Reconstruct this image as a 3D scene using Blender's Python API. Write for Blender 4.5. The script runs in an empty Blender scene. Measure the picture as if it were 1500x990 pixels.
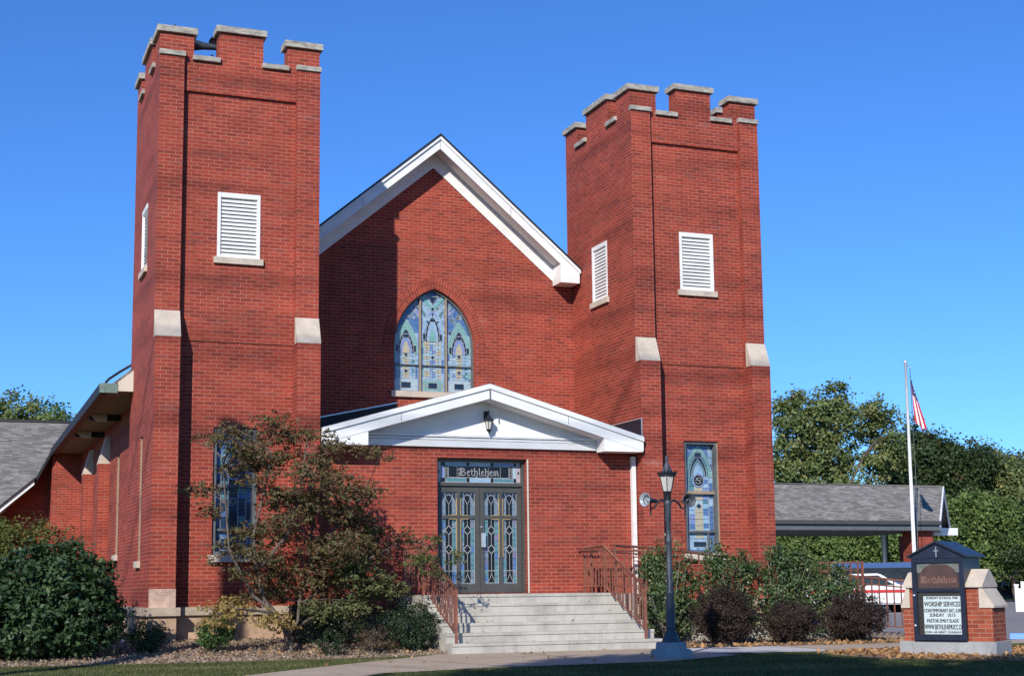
import bpy, bmesh, math, random
import numpy as np
from mathutils import Vector, Matrix, noise
from mathutils.geometry import tessellate_polygon
R = math.radians
random.seed(7); RNG = np.random.default_rng(7)
S = bpy.context.scene
COL = S.collection

# ------------------------------------------------------------------ camera
def cam_matrix(yaw, pitch, roll):
    Rz = Matrix.Rotation(yaw, 3, 'Z'); Rx = Matrix.Rotation(pitch, 3, 'X'); Ry = Matrix.Rotation(roll, 3, 'Y')
    M = Rz @ Rx @ Ry                       # columns: right, forward, up
    r, f, u = M.col[0], M.col[1], M.col[2]
    return Matrix((( r[0], u[0], -f[0]), (r[1], u[1], -f[1]), (r[2], u[2], -f[2])))
cd = bpy.data.cameras.new('camera'); cam = bpy.data.objects.new('camera', cd); COL.objects.link(cam)
cam.matrix_world = Matrix.Translation((-3.318, -26.24, 0.3973)) @ cam_matrix(-0.3745, 0.1349, 0.0113).to_4x4()
cd.sensor_width = 36; cd.sensor_fit = 'HORIZONTAL'; cd.lens = 2148.9/1500*36
cd.shift_x = -14.6/1500; cd.shift_y = 73.4/1500
cd.clip_start = .1; cd.clip_end = 3000
S.camera = cam

# ------------------------------------------------------------------ sky, sun, exposure
SUN_EL = R(30.6); SX, SY = -.616, -.788                       # horizontal direction towards the sun
w = bpy.data.worlds.new("World"); S.world = w; w.use_nodes = True
nt = w.node_tree; nt.nodes.clear()
sky = nt.nodes.new('ShaderNodeTexSky'); sky.sky_type = 'NISHITA'; sky.sun_disc = False
sky.sun_elevation = SUN_EL; sky.sun_rotation = math.atan2(SX, SY)
sky.altitude = 0; sky.air_density = 1.0; sky.dust_density = .05; sky.ozone_density = 3.2
hs = nt.nodes.new('ShaderNodeHueSaturation'); hs.inputs['Saturation'].default_value = 1.05
bg = nt.nodes.new('ShaderNodeBackground'); bg.inputs['Strength'].default_value = .10
wo = nt.nodes.new('ShaderNodeOutputWorld')
tint = nt.nodes.new('ShaderNodeMix'); tint.data_type = 'RGBA'; tint.blend_type = 'MULTIPLY'; tint.inputs[0].default_value = 1; tint.inputs[7].default_value = (.54, 1.00, 1.68, 1)
nt.links.new(sky.outputs[0], hs.inputs['Color']); nt.links.new(hs.outputs[0], tint.inputs[6]); nt.links.new(tint.outputs[2], bg.inputs[0]); nt.links.new(bg.outputs[0], wo.inputs[0])
sd = bpy.data.lights.new('sun', 'SUN'); sd.energy = 5.0; sd.angle = R(.53); sd.color = (1, .95, .86)
sun = bpy.data.objects.new('sun', sd); COL.objects.link(sun)
dirv = Vector((SX*math.cos(SUN_EL), SY*math.cos(SUN_EL), math.sin(SUN_EL)))
sun.rotation_euler = dirv.to_track_quat('Z', 'Y').to_euler(); sun.location = (-20, -30, 30)
S.view_settings.view_transform = 'Standard'; S.view_settings.look = 'None'
S.view_settings.gamma = 1; S.view_settings.use_curve_mapping = False
S.view_settings.exposure = 0.0
S.render.engine = 'CYCLES'
S.cycles.max_bounces = 5; S.cycles.transparent_max_bounces = 8

# ------------------------------------------------------------------ materials
MATS = {}
def nodes(name):
    m = bpy.data.materials.new(name); m.use_nodes = True
    t = m.node_tree; t.nodes.clear()
    o = t.nodes.new('ShaderNodeOutputMaterial'); p = t.nodes.new('ShaderNodeBsdfPrincipled')
    t.links.new(p.outputs[0], o.inputs[0]); MATS[name] = m
    return m, t, p, o
def N(t, typ, **k):
    n = t.nodes.new(typ)
    for a, v in k.items():
        if a.startswith('i_'):
            key = a[2:].replace('_', ' ')
            n.inputs[key].default_value = v
        else: setattr(n, a, v)
    return n
def L(t, a, b): t.links.new(a, b)
def rgba(c): return (c[0], c[1], c[2], 1)
def ramp(t, stops, interp='LINEAR'):
    n = t.nodes.new('ShaderNodeValToRGB'); cr = n.color_ramp; cr.interpolation = interp
    while len(cr.elements) < len(stops): cr.elements.new(.5)
    for e, (p, c) in zip(cr.elements, stops): e.position = p; e.color = rgba(c)
    return n
def mix(t, a, b, f, mode='MIX'):
    n = t.nodes.new('ShaderNodeMix'); n.data_type = 'RGBA'; n.blend_type = mode
    for s, v in ((n.inputs[6], a), (n.inputs[7], b), (n.inputs[0], f)):
        if hasattr(v, 'links') or hasattr(v, 'node'): L(t, v, s)
        elif isinstance(v, (tuple, list)): s.default_value = rgba(v)
        else: s.default_value = v
    return n.outputs[2]
def plain(name, c, rough=.6, metal=0, var=.15, scale=8, bump=0., spec=.5, coord='Object', stretch=(1,1,1), dark=None):
    m, t, p, o = nodes(name)
    tc = N(t, 'ShaderNodeTexCoord'); mp = N(t, 'ShaderNodeMapping'); mp.inputs['Scale'].default_value = stretch
    L(t, tc.outputs[coord], mp.inputs[0])
    n = N(t, 'ShaderNodeTexNoise', i_Scale=scale, i_Detail=6.0, i_Roughness=.65); L(t, mp.outputs[0], n.inputs['Vector'])
    d = dark or tuple(x*(1-var*1.6) for x in c); l = tuple(min(1, x*(1+var)) for x in c)
    r = ramp(t, [(.3, d), (.7, l)]); L(t, n.outputs[0], r.inputs[0]); L(t, r.outputs[0], p.inputs['Base Color'])
    p.inputs['Roughness'].default_value = rough; p.inputs['Metallic'].default_value = metal
    p.inputs['Specular IOR Level'].default_value = spec
    if bump:
        b = N(t, 'ShaderNodeBump', i_Strength=bump, i_Distance=.02)
        n2 = N(t, 'ShaderNodeTexNoise', i_Scale=scale*6, i_Detail=5.0); L(t, mp.outputs[0], n2.inputs['Vector'])
        L(t, n2.outputs[0], b.inputs['Height']); L(t, b.outputs[0], p.inputs['Normal'])
    return m
def brick(name, cols, mortar, bw=.206, bh=.0686, ms=.0060, stain_and_bands=True):
    m, t, p, o = nodes(name)
    uv = N(t, 'ShaderNodeUVMap'); uv.uv_map = 'uv'
    wob = N(t, 'ShaderNodeTexNoise', i_Scale=9.0, i_Detail=1.0); L(t, uv.outputs[0], wob.inputs['Vector'])
    vm = N(t, 'ShaderNodeVectorMath', operation='MULTIPLY_ADD'); L(t, wob.outputs['Color'], vm.inputs[0])
    vm.inputs[1].default_value = (.006, .004, 0); L(t, uv.outputs[0], vm.inputs[2])
    b = N(t, 'ShaderNodeTexBrick', offset=.5, squash=1.0)
    L(t, vm.outputs[0], b.inputs['Vector'])
    for k, v in (('Scale', 1), ('Mortar Size', ms), ('Mortar Smooth', .12), ('Bias', 0), ('Brick Width', bw), ('Row Height', bh)):
        b.inputs[k].default_value = v
    b.inputs['Color1'].default_value = (0, 0, 0, 1); b.inputs['Color2'].default_value = (1, 1, 1, 1); b.inputs['Mortar'].default_value = (.5, .5, .5, 1)
    r = ramp(t, cols); L(t, b.outputs['Color'], r.inputs[0])
    # slow change of tone over the wall, a fine grain, and sooty patches
    n1 = N(t, 'ShaderNodeTexNoise', i_Scale=.55, i_Detail=4.0, i_Roughness=.6); L(t, uv.outputs[0], n1.inputs['Vector'])
    r1 = ramp(t, [(.3, (.80, .78, .80)), (.7, (1.13, 1.1, 1.08))]); L(t, n1.outputs[0], r1.inputs[0])
    c = mix(t, r.outputs[0], r1.outputs[0], 1.0, 'MULTIPLY')
    n2 = N(t, 'ShaderNodeTexNoise', i_Scale=70.0, i_Detail=3.0); L(t, uv.outputs[0], n2.inputs['Vector'])
    r2 = ramp(t, [(.25, (.84, .84, .84)), (.75, (1.12, 1.12, 1.12))]); L(t, n2.outputs[0], r2.inputs[0])
    c = mix(t, c, r2.outputs[0], 1.0, 'MULTIPLY')
    mn = N(t, 'ShaderNodeTexNoise', i_Scale=2.2, i_Detail=4.0); L(t, uv.outputs[0], mn.inputs['Vector'])
    rm = ramp(t, [(.35, tuple(x*.72 for x in mortar)), (.65, mortar)]); L(t, mn.outputs[0], rm.inputs[0])
    c = mix(t, c, rm.outputs[0], b.outputs['Fac'])
    if stain_and_bands:
        mp = N(t, 'ShaderNodeMapping'); mp.inputs['Scale'].default_value = (.45, 2.6, 1); L(t, uv.outputs[0], mp.inputs[0])
        n3 = N(t, 'ShaderNodeTexNoise', i_Scale=1.0, i_Detail=5.0, i_Roughness=.6); L(t, mp.outputs[0], n3.inputs['Vector'])
        r3 = ramp(t, [(.56, (0, 0, 0)), (.76, (.5, .5, .5))]); L(t, n3.outputs[0], r3.inputs[0])
        c = mix(t, c, (.105, .034, .027), r3.outputs[0])
        n4 = N(t, 'ShaderNodeTexNoise', i_Scale=.9, i_Detail=5.0); mp2 = N(t, 'ShaderNodeMapping'); mp2.inputs['Location'].default_value = (7, 3, 0); mp2.inputs['Scale'].default_value = (.6, 3, 1)
        L(t, uv.outputs[0], mp2.inputs[0]); L(t, mp2.outputs[0], n4.inputs['Vector'])
        r4 = ramp(t, [(.66, (0, 0, 0)), (.8, (.22, .22, .22))]); L(t, n4.outputs[0], r4.inputs[0])
        c = mix(t, c, (.55, .42, .38), r4.outputs[0])
    if stain_and_bands:  # wide level bands and narrow upright streaks of darker and paler tone
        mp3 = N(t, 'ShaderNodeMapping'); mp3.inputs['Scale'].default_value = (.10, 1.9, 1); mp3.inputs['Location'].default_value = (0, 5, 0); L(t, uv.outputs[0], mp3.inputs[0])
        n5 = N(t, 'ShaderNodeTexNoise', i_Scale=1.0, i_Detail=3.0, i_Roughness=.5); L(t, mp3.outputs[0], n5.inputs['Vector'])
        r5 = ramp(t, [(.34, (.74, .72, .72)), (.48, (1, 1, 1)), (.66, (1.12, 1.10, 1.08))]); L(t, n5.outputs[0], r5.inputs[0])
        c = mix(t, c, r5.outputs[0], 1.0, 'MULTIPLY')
        mp4 = N(t, 'ShaderNodeMapping'); mp4.inputs['Scale'].default_value = (3.2, .22, 1); L(t, uv.outputs[0], mp4.inputs[0])
        n6 = N(t, 'ShaderNodeTexNoise', i_Scale=1.0, i_Detail=5.0, i_Roughness=.65); L(t, mp4.outputs[0], n6.inputs['Vector'])
        r6 = ramp(t, [(.60, (1, 1, 1)), (.80, (.70, .68, .68))]); L(t, n6.outputs[0], r6.inputs[0])
        c = mix(t, c, r6.outputs[0], 1.0, 'MULTIPLY')
    L(t, c, p.inputs['Base Color']); p.inputs['Roughness'].default_value = .82; p.inputs['Specular IOR Level'].default_value = .3
    bp = N(t, 'ShaderNodeBump', i_Strength=.5, i_Distance=.006); bp.invert = True
    ad = N(t, 'ShaderNodeMath', operation='MULTIPLY_ADD'); L(t, n2.outputs[0], ad.inputs[0]); ad.inputs[1].default_value = -.25; L(t, b.outputs['Fac'], ad.inputs[2])
    L(t, ad.outputs[0], bp.inputs['Height']); L(t, bp.outputs[0], p.inputs['Normal'])
    return m
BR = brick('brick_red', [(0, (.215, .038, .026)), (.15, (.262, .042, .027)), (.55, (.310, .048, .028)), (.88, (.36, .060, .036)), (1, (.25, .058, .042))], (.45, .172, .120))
BS = brick('brick_sign', [(0, (.25, .05, .025)), (.5, (.33, .075, .035)), (1, (.42, .10, .045))], (.42, .22, .16), stain_and_bands=False)
STONE = plain('limestone', (.58, .49, .40), .85, var=.12, scale=3, bump=.25, dark=(.44, .37, .30))
COPE = plain('coping_stone', (.50, .46, .39), .9, var=.15, scale=5, bump=.3, dark=(.16, .15, .13), stretch=(1, 1, 3))
WTAB = plain('water_table_stone', (.42, .34, .26), .9, var=.25, scale=4, bump=.4)
PINK = plain('pink_stone', (.55, .38, .30), .85, var=.2, scale=6, bump=.3)
FOUND = plain('sandstone', (.46, .31, .21), .9, var=.28, scale=2.2, bump=.7)
WHITE = plain('white_paint', (.86, .86, .85), .5, var=.03, scale=1.4, bump=.12, dark=(.72, .71, .68), stretch=(1, 1, 2.2))
CREAM = plain('cream_paint', (.62, .56, .47), .7, var=.06, scale=2)
SOFFIT = plain('soffit_board', (.23, .19, .15), .8, var=.1, scale=3)
BLACKM = plain('dark_gutter', (.014, .014, .017), .6, metal=0, var=.2, scale=5)
PATINA = plain('green_patina', (.16, .24, .21), .7, var=.3, scale=14)
FRAME = plain('bronze_frame', (.075, .074, .068), .45, var=.1, scale=5)
DARKM = plain('dark_iron', (.022, .026, .034), .42, metal=.2, var=.2, scale=12)
POLEM = plain('painted_iron', (.055, .065, .082), .5, metal=.1, var=.25, scale=10, bump=.15)
RUST = plain('rusty_rail', (.235, .085, .052), .65, var=.28, scale=14, dark=(.13, .045, .03))
LEADZ = plain('lead_came', (.52, .52, .50), .5, metal=.2, var=.1)
GOLDB = plain('gold_bar', (.45, .30, .10), .45, metal=0, var=.1)
TANF = plain('tan_frame', (.34, .26, .17), .6, var=.1, scale=6)
GREYF = plain('grey_sash', (.12, .13, .135), .6, var=.15, scale=6)
SILVER = plain('silver_metal', (.68, .69, .70), .35, metal=.6, var=.06)
BARK = plain('bark', (.145, .115, .09), .9, var=.35, scale=14, bump=.6, stretch=(1, 1, .35))
BARKM = plain('maple_bark', (.15, .12, .10), .85, var=.4, scale=12, bump=.5, stretch=(1, 1, .5))
BARKL = plain('pale_bark', (.30, .26, .22), .85, var=.35, scale=10, bump=.5, stretch=(1, 1, .5))
HORNM = plain('horn_mouth', (.30, .34, .38), .4, var=.2)
NAVYM = plain('navy_metal', (.020, .026, .048), .42, metal=.25, var=.2, scale=6)
VINYL = plain('white_vinyl', (.78, .77, .74), .5, var=.03)
BLUEP = plain('blue_paint', (.03, .20, .60), .5, var=.1)
TYRE = plain('tyre_rubber', (.02, .02, .02), .8, var=.2)
CARW = plain('white_car_paint', (.78, .78, .77), .3, var=.02)
CARB = plain('blue_car_paint', (.07, .14, .33), .28, metal=.3, var=.05)
CARR = plain('red_stripe', (.55, .03, .03), .4, var=.05)
BACK = plain('dark_void', (.012, .012, .014), .9, var=.1)
RED = plain('flag_red', (.50, .03, .04), .8, var=.08)
NAVYC = plain('flag_navy', (.03, .04, .14), .8, var=.08)
CLOTH = plain('flag_white', (.75, .73, .70), .8, var=.05)
WOODP = plain('wooden_pole', (.12, .09, .065), .9, var=.3, scale=10, bump=.4, stretch=(1, 1, .1))
LETTER = plain('black_letter', (.015, .015, .018), .5, var=.1)
BOARD = plain('letter_board', (.60, .68, .68), .45, var=.05)
HOUSEW = plain('dark_siding', (.10, .09, .09), .8, var=.1)
CHIP = plain('bark_chip', (.32, .235, .165), .95, var=.4, scale=4)
DEAD = plain('dead_leaf', (.44, .24, .10), .9, var=.45, scale=3)

def glass(name, c, rough=.18, scale=9, var=.35, c2=None):
    m, t, p, o = nodes(name)
    tc = N(t, 'ShaderNodeTexCoord'); mp = N(t, 'ShaderNodeMapping'); mp.inputs['Scale'].default_value = (1.2, 1, 2.6); L(t, tc.outputs['Object'], mp.inputs[0])
    n = N(t, 'ShaderNodeTexNoise', i_Scale=scale, i_Detail=4.0, i_Distortion=1.2); L(t, mp.outputs[0], n.inputs['Vector'])
    r = ramp(t, [(.3, c2 or tuple(x*(1-var) for x in c)), (.68, c)]); L(t, n.outputs[0], r.inputs[0])
    L(t, r.outputs[0], p.inputs['Base Color']); p.inputs['Roughness'].default_value = rough
    p.inputs['Specular IOR Level'].default_value = .6
    bp = N(t, 'ShaderNodeBump', i_Strength=.15, i_Distance=.01); L(t, n.outputs[0], bp.inputs['Height']); L(t, bp.outputs[0], p.inputs['Normal'])
    return m
G = dict(sky=glass('glass_sky_blue', (.36, .50, .62), c2=(.17, .33, .52)), pale=glass('glass_pale', (.46, .56, .58), c2=(.26, .40, .50)),
         teal=glass('glass_teal', (.22, .44, .40), c2=(.12, .30, .30)), blue=glass('glass_blue', (.10, .20, .42), c2=(.06, .13, .30)),
         lilac=glass('glass_lilac', (.26, .33, .56), c2=(.12, .18, .42)), amber=glass('glass_amber', (.50, .42, .26), c2=(.36, .36, .30)),
         navy=glass('glass_navy', (.018, .030, .06), var=.3), black=glass('glass_black', (.008, .008, .009), rough=.3, var=.2),
         deep=glass('glass_deep_blue', (.03, .06, .13), c2=(.012, .028, .065)), mixd=glass('glass_streaky', (.30, .33, .42), c2=(.02, .10, .13), scale=22), pink=glass('glass_pink', (.58, .44, .40), c2=(.34, .30, .42)),
         dteal=glass('glass_deep_teal', (.16, .33, .38), c2=(.02, .10, .13), scale=20), dlil=glass('glass_deep_lilac', (.30, .25, .40), c2=(.05, .08, .18), scale=20),
         clear=glass('glass_clear_lamp', (.62, .60, .54), rough=.1, var=.15))
WIN = glass('dark_window', (.03, .04, .05), rough=.05, var=.2)
SIGNG = glass('sign_glass', (.050, .040, .034), rough=.15, var=.3)

def shingle():
    m, t, p, o = nodes('grey_shingles')
    uv = N(t, 'ShaderNodeUVMap'); uv.uv_map = 'uv'
    b = N(t, 'ShaderNodeTexBrick', offset=.37); L(t, uv.outputs[0], b.inputs['Vector'])
    for k, v in (('Scale', 1), ('Mortar Size', .006), ('Mortar Smooth', .3), ('Brick Width', .24), ('Row Height', .12)): b.inputs[k].default_value = v
    b.inputs['Color1'].default_value = (0, 0, 0, 1); b.inputs['Color2'].default_value = (1, 1, 1, 1); b.inputs['Mortar'].default_value = (.2, .2, .2, 1)
    r = ramp(t, [(0, (.150, .140, .124)), (.5, (.212, .198, .176)), (1, (.30, .282, .25))]); L(t, b.outputs['Color'], r.inputs[0])
    n = N(t, 'ShaderNodeTexNoise', i_Scale=1.2, i_Detail=6.0); L(t, uv.outputs[0], n.inputs['Vector'])
    r1 = ramp(t, [(.3, (.8, .8, .8)), (.7, (1.15, 1.15, 1.15))]); L(t, n.outputs[0], r1.inputs[0])
    c = mix(t, r.outputs[0], r1.outputs[0], 1., 'MULTIPLY'); c = mix(t, c, (.11, .105, .10), b.outputs['Fac'])
    L(t, c, p.inputs['Base Color']); p.inputs['Roughness'].default_value = .95; p.inputs['Specular IOR Level'].default_value = .2
    return m
SHING = shingle()
def concrete(name, c, dirt=.5):
    m, t, p, o = nodes(name)
    tc = N(t, 'ShaderNodeTexCoord')
    n = N(t, 'ShaderNodeTexNoise', i_Scale=1.6, i_Detail=8.0, i_Roughness=.7); L(t, tc.outputs['Object'], n.inputs['Vector'])
    n2 = N(t, 'ShaderNodeTexNoise', i_Scale=60.0, i_Detail=3.0); L(t, tc.outputs['Object'], n2.inputs['Vector'])
    r = ramp(t, [(.25, tuple(x*(1-dirt*.55) for x in c)), (.55, c), (.8, tuple(x*1.12 for x in c))]); L(t, n.outputs[0], r.inputs[0])
    r2 = ramp(t, [(.3, (.86, .86, .86)), (.7, (1.08, 1.08, 1.08))]); L(t, n2.outputs[0], r2.inputs[0])
    co = mix(t, r.outputs[0], r2.outputs[0], 1., 'MULTIPLY')
    mp = N(t, 'ShaderNodeMapping'); mp.inputs['Scale'].default_value = (7, 1, .6); L(t, tc.outputs['Object'], mp.inputs[0])
    n3 = N(t, 'ShaderNodeTexNoise', i_Scale=1.4, i_Detail=5.0); L(t, mp.outputs[0], n3.inputs['Vector'])
    r3 = ramp(t, [(.52, (0, 0, 0)), (.75, (.35, .35, .35))]); L(t, n3.outputs[0], r3.inputs[0])
    co = mix(t, co, tuple(x*.5 for x in c), r3.outputs[0])
    L(t, co, p.inputs['Base Color']); p.inputs['Roughness'].default_value = .9; p.inputs['Specular IOR Level'].default_value = .25
    bp = N(t, 'ShaderNodeBump', i_Strength=.25, i_Distance=.01); L(t, n2.outputs[0], bp.inputs['Height']); L(t, bp.outputs[0], p.inputs['Normal'])
    return m
CONC = concrete('step_concrete', (.50, .47, .415), .75); WALK = concrete('tan_concrete', (.47, .37, .27), .4); PADC = concrete('pale_concrete', (.56, .53, .50), .3)
PLINTH = concrete('plinth_concrete', (.36, .36, .36)); ASPH = concrete('worn_asphalt', (.27, .25, .235), .3)
def groundmat(name, a, b, c, sc=3.):
    m, t, p, o = nodes(name); tc = N(t, 'ShaderNodeTexCoord')
    n = N(t, 'ShaderNodeTexNoise', i_Scale=sc, i_Detail=10.0, i_Roughness=.75); L(t, tc.outputs['Object'], n.inputs['Vector'])
    r = ramp(t, [(.3, a), (.5, b), (.72, c)]); L(t, n.outputs[0], r.inputs[0]); L(t, r.outputs[0], p.inputs['Base Color'])
    v = N(t, 'ShaderNodeTexNoise', i_Scale=45.0, i_Detail=6.0); L(t, tc.outputs['Object'], v.inputs['Vector'])
    bp = N(t, 'ShaderNodeBump', i_Strength=.8, i_Distance=.03); L(t, v.outputs[0], bp.inputs['Height']); L(t, bp.outputs[0], p.inputs['Normal'])
    p.inputs['Roughness'].default_value = 1; p.inputs['Specular IOR Level'].default_value = .1
    return m
SOIL = groundmat('lawn_soil', (.06, .065, .028), (.11, .11, .045), (.22, .18, .10))
MULCH = groundmat('mulch', (.19, .13, .09), (.33, .24, .17), (.45, .35, .26), 9)

def leafmat(name, stops, transl=.25, rough=.5, spec=.3):
    m, t, p, o = nodes(name)
    uv = N(t, 'ShaderNodeUVMap'); uv.uv_map = 'uv'; sp = N(t, 'ShaderNodeSeparateXYZ'); L(t, uv.outputs[0], sp.inputs[0])
    r = ramp(t, stops); L(t, sp.outputs[0], r.inputs[0]); L(t, r.outputs[0], p.inputs['Base Color'])
    p.inputs['Roughness'].default_value = rough; p.inputs['Specular IOR Level'].default_value = spec
    tr = N(t, 'ShaderNodeBsdfTranslucent'); ms = N(t, 'ShaderNodeMixShader'); ms.inputs[0].default_value = transl
    hv = mix(t, r.outputs[0], (1.3, 1.35, .7), 1., 'MULTIPLY'); L(t, hv, tr.inputs[0])
    L(t, p.outputs[0], ms.inputs[1]); L(t, tr.outputs[0], ms.inputs[2]); L(t, ms.outputs[0], o.inputs[0])
    return m
LF = dict(
 tree=leafmat('leaf_green', [(0, (.070, .105, .036)), (.5, (.15, .19, .066)), (.9, (.23, .25, .095)), (1, (.34, .28, .11))]),
 dark=leafmat('leaf_dark', [(0, (.026, .048, .018)), (.5, (.055, .088, .032)), (.93, (.068, .09, .03)), (1, (.15, .08, .03))]),
 bright=leafmat('leaf_bright', [(0, (.055, .10, .025)), (.5, (.12, .185, .05)), (1, (.22, .26, .08))]),
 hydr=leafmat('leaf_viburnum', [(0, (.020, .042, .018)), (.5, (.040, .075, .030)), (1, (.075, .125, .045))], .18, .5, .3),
 yel=leafmat('leaf_yellow_green', [(0, (.05, .07, .015)), (.5, (.11, .13, .03)), (.85, (.17, .17, .04)), (1, (.25, .11, .04))]),
 maple=leafmat('leaf_maple', [(0, (.10, .048, .034)), (.3, (.17, .095, .056)), (.55, (.14, .118, .058)), (.8, (.115, .135, .055)), (.93, (.22, .17, .085)), (1, (.34, .14, .09))], .3, .6, .2),
 mapley=leafmat('leaf_maple_yellow', [(0, (.22, .14, .055)), (.5, (.34, .24, .09)), (1, (.40, .31, .12))], .3, .6, .2),
 mapleg=leafmat('leaf_maple_green', [(0, (.06, .075, .03)), (.5, (.11, .13, .05)), (1, (.19, .16, .07))], .25, .6, .2),
 barb=leafmat('leaf_barberry', [(0, (.022, .016, .015)), (.5, (.040, .028, .024)), (.9, (.075, .05, .035)), (1, (.11, .06, .04))], .1, .6, .2),
 holly=leafmat('leaf_holly', [(0, (.030, .058, .020)), (.5, (.066, .11, .036)), (.85, (.13, .17, .07)), (1, (.30, .27, .10))], .15, .45, .35),
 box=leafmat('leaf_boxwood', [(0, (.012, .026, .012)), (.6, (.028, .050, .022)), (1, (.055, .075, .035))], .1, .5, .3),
 boxb=leafmat('leaf_bright_box', [(0, (.03, .065, .014)), (.6, (.07, .14, .03)), (1, (.13, .21, .06))], .2, .4, .5),
 twig=leafmat('leaf_twiggy', [(0, (.06, .04, .03)), (.6, (.11, .075, .05)), (1, (.16, .12, .07))], .1, .7, .1),
 grass=leafmat('grass_blade', [(0, (.055, .075, .022)), (.55, (.105, .125, .04)), (.85, (.19, .18, .075)), (1, (.32, .25, .13))], .25, .6, .2),
 faint=leafmat('leaf_pale', [(0, (.06, .075, .04)), (.5, (.10, .12, .06)), (1, (.17, .18, .10))]))

# ------------------------------------------------------------------ mesh helpers
def tag(o, label=None, cat=None, group=None, kind=None):
    if label: o['label'] = label
    if cat: o['category'] = cat
    if group: o['group'] = group
    if kind: o['kind'] = kind
    return o
def empty(name, loc, label, cat, group=None, rz=0):
    o = bpy.data.objects.new(name, None); COL.objects.link(o); o.location = loc; o.rotation_euler = (0, 0, rz)
    o.empty_display_size = .2
    return tag(o, label, cat, group)
class MB:
    def __init__(s): s.v = []; s.f = []; s.m = []; s.uv = []; s.mats = []; s.sm = []
    def mi(s, m):
        if m not in s.mats: s.mats.append(m)
        return s.mats.index(m)
    def face(s, pts, m, uv=None, smooth=False):
        b = len(s.v); s.v += [tuple(p) for p in pts]; s.f.append(tuple(range(b, b+len(pts)))); s.m.append(s.mi(m)); s.sm.append(smooth)
        if uv is None:
            p = [Vector(q) for q in pts]; n = Vector((0, 0, 0))
            for i in range(len(p)): n += p[i].cross(p[(i+1) % len(p)])
            ax, ay, az = abs(n.x), abs(n.y), abs(n.z)
            if az > .9*n.length: uv = [(q.x, q.y) for q in p]
            elif ax > ay: 
                k = n.length/max(1e-9, math.hypot(n.x, n.y)) if az > .2*n.length else 1
                uv = [(q.y, q.z*k) for q in p]
            else:
                k = n.length/max(1e-9, math.hypot(n.x, n.y)) if az > .2*n.length else 1
                uv = [(q.x, q.z*k) for q in p]
        s.uv += uv
    def box(s, x0, x1, y0, y1, z0, z1, m, skip=''):
        a = [(x0,y0,z0),(x1,y0,z0),(x1,y1,z0),(x0,y1,z0),(x0,y0,z1),(x1,y0,z1),(x1,y1,z1),(x0,y1,z1)]
        for k, q in (('f', (0,1,5,4)), ('r', (1,2,6,5)), ('b', (2,3,7,6)), ('l', (3,0,4,7)), ('t', (4,5,6,7)), ('d', (3,2,1,0))):
            if k not in skip: s.face([a[i] for i in q], m)
    def prism(s, poly, m, axis='z', a=0, b=1, caps=True, mcap=None):
        """poly in the other two axes (x,y | x,z | y,z), extruded a..b"""
        def P(p, t): return {'z': (p[0], p[1], t), 'y': (p[0], t, p[1]), 'x': (t, p[0], p[1])}[axis]
        ar = sum(poly[i][0]*poly[(i+1) % len(poly)][1]-poly[(i+1) % len(poly)][0]*poly[i][1] for i in range(len(poly)))
        if ar < 0: poly = poly[::-1]
        flip = axis == 'y'
        n = len(poly)
        for i in range(n):
            p, q = poly[i], poly[(i+1) % n]; f = [P(p, a), P(q, a), P(q, b), P(p, b)]
            s.face(f[::-1] if flip else f, m)
        if caps:
            tri = tessellate_polygon([[Vector((x, y, 0)) for x, y in poly]])
            for tr in tri:
                c = [poly[i] for i in tr]
                ar = (c[1][0]-c[0][0])*(c[2][1]-c[0][1])-(c[2][0]-c[0][0])*(c[1][1]-c[0][1])
                if ar < 0: c = c[::-1]
                lo = [P(p, a) for p in c][::-1]; hi = [P(p, b) for p in c]
                if flip: lo, hi = lo[::-1], hi[::-1]
                s.face(lo, mcap or m); s.face(hi, mcap or m)
    def tube(s, pts, r, m, n=8, close=True, smooth=True):
        pts = [Vector(p) for p in pts]; rs = r if isinstance(r, (list, tuple)) else [r]*len(pts)
        rings = []; up = None
        for i, p in enumerate(pts):
            d = (pts[min(i+1, len(pts)-1)]-pts[max(i-1, 0)]).normalized()
            if up is None: up = Vector((0, 0, 1)) if abs(d.z) < .9 else Vector((1, 0, 0))
            x = d.cross(up).normalized(); y = x.cross(d).normalized(); up = y
            rings.append([p+(x*math.cos(2*math.pi*k/n)+y*math.sin(2*math.pi*k/n))*rs[i] for k in range(n)])
        for i in range(len(rings)-1):
            for k in range(n):
                k2 = (k+1) % n; s.face([rings[i][k], rings[i+1][k], rings[i+1][k2], rings[i][k2]][::-1], m, smooth=smooth)
        if close:
            s.face(rings[0], m); s.face(rings[-1][::-1], m)
    def lathe(s, prof, m, n=16, c=(0, 0, 0), M=None, smooth=True):
        """prof list of (r,z)"""
        M = M or Matrix.Identity(3)
        def P(r, z, k): return Vector(c)+M @ Vector((r*math.cos(2*math.pi*k/n), r*math.sin(2*math.pi*k/n), z))
        for i in range(len(prof)-1):
            (r0, z0), (r1, z1) = prof[i], prof[i+1]
            for k in range(n):
                q = []
                if r0 > 1e-6: q += [P(r0, z0, k), P(r0, z0, k+1)]
                else: q += [P(0, z0, 0)]
                if r1 > 1e-6: q += [P(r1, z1, k+1), P(r1, z1, k)]
                else: q += [P(0, z1, 0)]
                s.face(q, m, smooth=smooth)
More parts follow.
